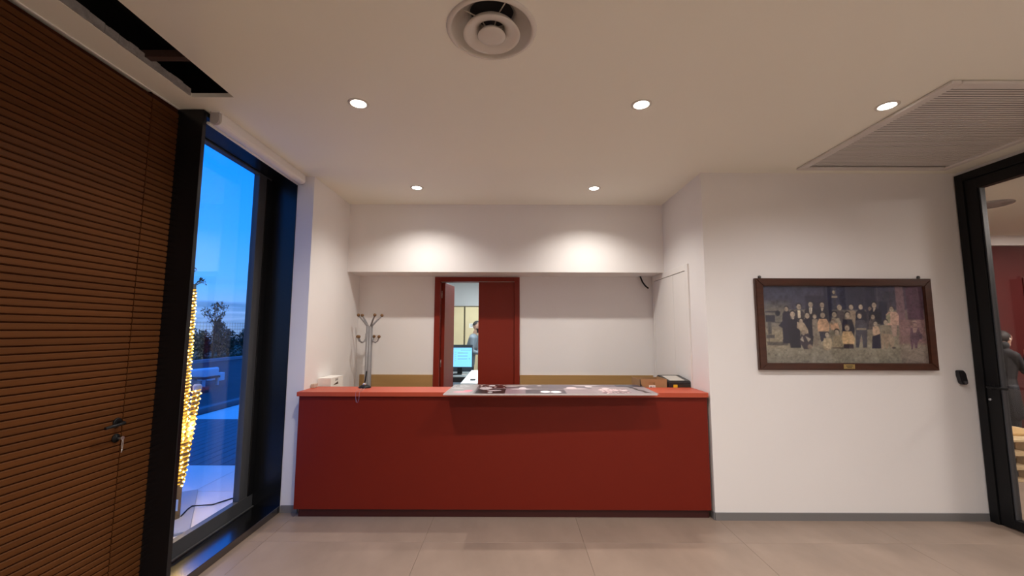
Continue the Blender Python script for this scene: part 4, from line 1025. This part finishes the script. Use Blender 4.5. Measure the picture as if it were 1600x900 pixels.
o2, H2, P2 = build_person('person', (6.78, 5.90, 0), -.05, 'person in a dark jacket beyond the glazed door, one hand raised with a phone', .55, .06,
             (((.10, -.20, 1.18), (.22, -.13, 1.42), 'grip'), ((.03, .24, 1.12), (.20, .16, 1.0), 'relax')), .05, [SKINM, JACK, TROU, SHOEM, HAIRM], 1.60, False, True)
ph = P2(.285, -.115, 1.53)
b = BM(); box(b, ph.x-.006, ph.x+.004, ph.y-.038, ph.y+.038, ph.z-.07, ph.z+.07, .004, 2); tag(obj('phone', b, BLACK2, at=ph), 'dark phone held up by the person in the dark jacket', 'phone')
b = BM(); ball(b, H2(.0, -.094, -.006), .010); obj('earbud', b, PAPER, o2, 'white earbud')

# =================================================================== OUTSIDE
GX = -2.372
ext = mat('pale_terrace_tile', (.84, .76, .68, 1), .5, var=.05, vscale=2.5, objvar=.04)
bm = BM(); box(bm, -40, GX-.0, -6, 60, -.3, -.06); struct('ground_terrace', bm, mat('dark_ground', (.05, .05, .055, 1), .9))
terr = D.objects['ground_terrace']
xs = [-3.165-.9*k for k in range(4, -1, -1)]+[GX]
tile_field(xs, [.76, 1.66, 2.56, 3.46, 4.36, 5.16], ext, terr, 'paving_tile', -.001, .003)
tile_field([-5.865, -4.965, -4.065, -3.165], [7.74, 8.64, 9.54, 10.44, 11.34], ext, terr, 'paving_tile', -.001, .003)
bm = BM(); box(bm, -6.6, GX, .7, 11.4, -.06, -.008); obj('mortar_bed', bm, mat('dark_joint', (.07, .07, .08, 1), .9), terr)
DECK = mat('weathered_deck', (.115, .105, .125, 1), .6, var=.15, vscale=4, vmap=(8, .5, 1), objvar=.12)
b = BM(); box(b, .004, .141, 5.166, 7.734, -.03, 0, .003); dkm = mesh_of(b, 'deck_board', DECK)
deck = struct('deck_floor', at=(0, 0, 0))
for k in range(25): inst('deck_board', dkm, (-2.45-.145*(k+1), 0, 0), deck)
bm = BM(); box(bm, -6.10, -5.94, 5.2, 14.0, -.02, .09, .006); struct('kerb', bm, mat('grey_kerb', (.16, .16, .17, 1), .8))
bm = BM(); box(bm, -15.2, -6.10, 5.2, 40, -.058, -.02); struct('lower_ground', bm, mat('brown_asphalt', (.045, .036, .040, 1), .8, var=.2, vscale=1))
bm = BM(); box(bm, -15.5, -15.2, 8, 45, -.06, .12, .01); struct('far_kerb', bm, mat('pale_kerb', (.26, .26, .28, 1), .8))
# lawn behind the far kerb
b = BM(); rg = np.random.default_rng(5)
box(b, -30, -15.5, 8, 50, -.059, .02)
for k in range(5000):
    x, y = -15.55-abs(rg.normal(0, 1.0)), rg.uniform(16, 32); h = rg.uniform(.05, .14); a = rg.uniform(0, PI)
    dx, dy = .02*math.cos(a), .02*math.sin(a); v = [b.verts.new(p) for p in ((x-dx, y-dy, .02), (x+dx, y+dy, .02), (x+dx*.2+.03*rg.normal(), y, .02+h))]; b.faces.new(v)
o = obj('lawn_grass', b, mat('dark_grass', (.035, .06, .02, 1), .9), None); o['kind'] = 'stuff'; o['label'] = 'dark green lawn strip under the hedge outside'
# hedge shrubs
LEAFM = mat('dark_leaf', (.030, .050, .026, 1), .7, objvar=.2); BARK = mat('dark_bark', (.05, .035, .025, 1), .9)
def leaves(b, c, r, n, size, seed, fill=.55):
    g_ = np.random.default_rng(seed)
    for _ in range(n):
        d = g_.normal(size=3); d /= np.linalg.norm(d); q = np.array(c)+d*np.array(r)*(fill+(1-fill)*g_.random())
        a_ = g_.normal(size=3); a_ /= np.linalg.norm(a_); e_ = np.cross(a_, g_.normal(size=3)); e_ /= np.linalg.norm(e_); s_ = size*g_.uniform(.6, 1.3)
        v = [b.verts.new(q+p) for p in (-a_*s_, e_*s_*.4, a_*s_, -e_*s_*.4)]; b.faces.new(v)
sp_ = [(-16.6, 19.2, .9, 1.6), (-16.4, 20.4, .8, 1.45), (-16.5, 21.5, .85, 1.9), (-16.6, 22.7, .8, 1.5), (-16.4, 23.7, .8, 2.0), (-16.7, 24.9, .95, 1.55), (-16.5, 26.2, .9, 1.65), (-16.6, 27.5, .9, 1.5), (-16.5, 28.9, 1.0, 1.6)]
desc = ['rounded hedge shrub by the fence, hidden behind the window jamb', 'low hedge shrub beside the tall leafy ones', 'taller hedge shrub just under the small bare tree', 'low hedge shrub between two taller ones', 'tallest hedge shrub with an upright top', 'broad hedge shrub past the tallest one', 'hedge shrub near the window stile', 'hedge shrub partly behind the window stile', 'last hedge shrub of the row, behind the window stile']
for i, (x, y, r, h) in enumerate(sp_):
    t = thing('hedge_shrub', (x, y, .02), desc[i], 'shrub', 'dark hedge shrubs beyond the terrace')
    b = BM(); leaves(b, (x, y, h*.52), (r*.62, r*.6, h*.5), 1300, .075, 20+i, .3); leaves(b, (x+.1, y-.2, h*.9), (r*.35, r*.35, h*.18), 200, .07, 60+i, .1); obj('foliage', b, LEAFM, t)
    b = BM()
    for k in range(5): a = k*1.26; tube(b, [(x, y, .02), (x+.2*math.cos(a)*r, y+.2*math.sin(a)*r, h*.45), (x+.45*math.cos(a)*r, y+.45*math.sin(a)*r, h*.85)], [.035, .025, .01], 5)
    obj('stems', b, BARK, t)
# small bare tree
tr = thing('small_tree', (-15.75, 22.3, .02), 'small thin tree with sparse leaves against the sky', 'tree')
b = BM(); lb_ = BM(); g_ = np.random.default_rng(9)
TC = (-15.75, 22.3)
tube(b, [(TC[0], TC[1], .02), (TC[0]-.04, TC[1], 1.2), (TC[0], TC[1], 2.1)], [.035, .028, .02], 6)
for k in range(16):
    a = g_.uniform(0, 2*PI); r_ = g_.uniform(.3, 1.0); z0_ = g_.uniform(1.1, 2.0); top = Vector((TC[0]+r_*math.cos(a), TC[1]+r_*math.sin(a), z0_+g_.uniform(.8, 1.6)))
    s_ = Vector((TC[0], TC[1], z0_)); md_ = s_.lerp(top, .5)+Vector((.05, 0, -.06)); tube(b, [s_, md_, top], [.010, .007, .004], 5)
    for j in range(6):
        q = s_.lerp(top, g_.uniform(.4, 1)); leaves(lb_, tuple(q), (.13, .13, .13), 7, .06, int(g_.integers(1e6)), .2)
obj('branches', b, BARK, tr); obj('leaves', lb_, LEAFM, tr)
# wire fence
fe = thing('wire_fence', (-15.35, 24, .1), 'thin wire mesh fence above the far kerb', 'fence')
b = BM(); FM = mat('fence_wire', (.06, .07, .085, 1), .5)
for k in range(60): tube(b, [(-17.6, 16+k*.25, .05), (-17.6, 16+k*.25, 2.05)], .006, 4, False)
for k in range(11): tube(b, [(-17.6, 16, .1+k*.19), (-17.6, 31, .1+k*.19)], .006, 4, False)
o = obj('wire_mesh', b, FM, fe); o['kind'] = 'stuff'
for k in range(6): b = BM(); tube(b, [(-17.6, 16+k*3.0, .02), (-17.6, 16+k*3.0, 2.12)], .03, 8); obj('post', b, FM, fe)
# white cushioned bench in the distance
bn = thing('garden_bench', (-9.1, 12.3, -.02), 'low garden bench with a crumpled white cushion on the dark ground outside', 'bench')
MB_ = mat('dark_bench_frame', (.05, .045, .05, 1), .6); CUSH = mat('white_cushion', (.72, .74, .78, 1), .8, bump=.4, bscale=12)
bx0, bx1, by0, by1 = -9.62, -8.62, 11.95, 12.6
b = BM(); box(b, bx0, bx1, by0, by1, .20, .26, .004); obj('seat_frame', b, MB_, bn)
for xx in (bx0+.02, bx1-.08):
    for yy in (by0+.02, by1-.08): b = BM(); box(b, xx, xx+.06, yy, yy+.06, -.02, .20); obj('leg', b, mat('pale_bench_leg', (.45, .46, .5, 1), .6), bn)
b = BM(); box(b, bx0+.02, bx1-.02, by0+.02, by1-.02, .262, .40, .05, 3)
for v in b.verts: v.co.z += .02*math.sin(v.co.x*9)+(.12*(v.co.x-bx0)/(bx1-bx0) if v.co.z > .3 else 0)
obj('cushion', b, CUSH, bn, 'white cushion')
for k in range(4):
    b = BM(); box(b, -10.35+k*.30, -10.20+k*.30, 13.6, 13.8, -.02, .20+.03*(k % 2), .01); tag(obj('white_planter', b, CUSH, at=(-10.27+k*.3, 13.7, -.02)), ['first little white block of the row behind the garden bench, from the trunk side', 'second little white block of the row behind the bench', 'third little white block of the row behind the bench', 'last little white block of the row, behind the cushion'][k], 'planter', 'little white blocks behind the bench')
bm = BM(); box(bm, -9.9, -7.9, 11.0, 11.15, -.02, .12, .006); struct('low_step', bm, mat('red_brown_step', (.10, .045, .05, 1), .8))

# light-wrapped trunk on its slab beside the window
sl = BM(); box(sl, -.62, .42, -.37, .03, 0, .022, .003); rotz(sl, (0, 0, 0), math.atan2(-.84, .56)); bmesh.ops.translate(sl, verts=sl.verts[:], vec=(-2.80, 3.82, 0))
tag(obj('paving_slab', sl, mat('pale_slab', (.42, .40, .38, 1), .6), at=(-2.95, 3.9, 0)), 'loose dark edged paving slab under the light-wrapped trunk outside', 'slab')
TX, TY = -2.832, 3.70
lt_ = thing('light_wrapped_trunk', (TX, TY, .022), 'slim trunk wrapped in golden fairy lights just outside the window', 'light tree')
TRK = mat('trunk_bark', (.30, .19, .08, 1), .85, bump=.5, bscale=40, var=.2, vscale=12)
b = BM(); tube(b, [(TX, TY, .022), (TX+.003, TY, .5), (TX-.004, TY, 1.2), (TX+.004, TY, 1.9), (TX, TY, 2.0)], [.036, .033, .030, .026, .022], 12); tk = obj('trunk', b, TRK, lt_)
BRT = (TX+.085, TY+.03, 1.08)
b = BM(); tube(b, [(TX+.02, TY, .30), (TX+.05, TY+.015, .65), BRT], [.026, .028, .026], 12); obj('cut_branch', b, TRK, lt_)
b = BM(); lathe(b, (BRT[0], BRT[1], BRT[2]), ((.030, -.02), (.034, .03), (.024, .045), (0, .047)), 12); obj('branch_cap', b, mat('pale_cap', (.55, .6, .7, 1), .5), lt_)
b = BM()
for k in range(5):
    a = k*1.26+.2; tube(b, [(TX, TY, 1.98), (TX+.05*math.cos(a), TY+.05*math.sin(a), 2.01+.02*k), (TX+.085*math.cos(a), TY+.085*math.sin(a), 2.02+.025*k)], [.006, .004, .002], 5); leaves(b, (TX+.075*math.cos(a), TY+.075*math.sin(a), 2.015+.025*k), (.03, .03, .03), 6, .02, 90+k, .2)
obj('twigs', b, LEAFM, lt_)
GOLD = emit_mat('fairy_light_bulb', (1.0, .62, .13, 1), 22.0)
b = BM(); bmesh.ops.create_icosphere(b, subdivisions=1, radius=.0075); bulb = mesh_of(b, 'bulb', GOLD)
wire = []
def helix(p, q, r0, r1, turns, n):
    p, q = Vector(p), Vector(q)
    for k in range(n):
        t = k/(n-1); a = t*turns*2*PI; r = r0+(r1-r0)*t; yield p.lerp(q, t)+Vector((math.cos(a)*r, math.sin(a)*r, 0))
pts1 = list(helix((TX, TY, .28), (TX, TY, 1.95), .040, .030, 60, 600)); pts2 = list(helix((TX+.022, TY, .32), BRT, .031, .031, 18, 180))
b = BM(); tube(b, pts1, .0055, 5); tube(b, pts2, .0055, 5); fw_ = obj('light_string', b, emit_mat('golden_rope_light', (1.0, .52, .06, 1), 1.5), lt_)
random.seed(2)
for pts, st in ((pts1, 2.9), (pts2, 2.4)):
    t = 0.0
    while t < len(pts)-1:
        p = pts[int(t)]; inst('bulb', bulb, p+Vector((0, 0, random.uniform(-.004, .004)))-origin_of(lt_), fw_); t += st
b = BM(); box(b, TX-.005, TX+.055, TY-.048, TY-.045, .10, .19); lg = obj('paper_tag', b, PAPER, lt_, 'white paper tag tied to the trunk foot')
b = BM(); tube(b, [(TX+.022+.014*math.cos(t), TY-.0495, .145+.030*math.sin(t)) for t in np.linspace(-.9, 3.4, 12)], .0022, 5); obj('tag_mark', b, INK, lg)
l = D.lights.new('fairy_light_glow', 'POINT'); l.energy = 13; l.color = (1, .66, .22); l.shadow_soft_size = .03
lo_ = D.objects.new('fairy_light_glow', l); COL.objects.link(lo_); lo_.parent = lt_; lo_.location = (.13, -.03, .75)
b = BM(); tube(b, [(TX+.03, TY+.03, .026), (TX-.02, TY+.17, .028), (-2.86, 3.93, .030), (-2.74, 4.02, .006), (-2.66, 4.16, .006), (-2.55, 4.26, .006), (-2.40, 4.33, .006)], .006, 6)
tag(obj('power_cable', b, BLACK2, at=(-2.6, 4.2, 0)), 'thin dark power cable curving over the terrace tiles from the light-wrapped trunk', 'cable')
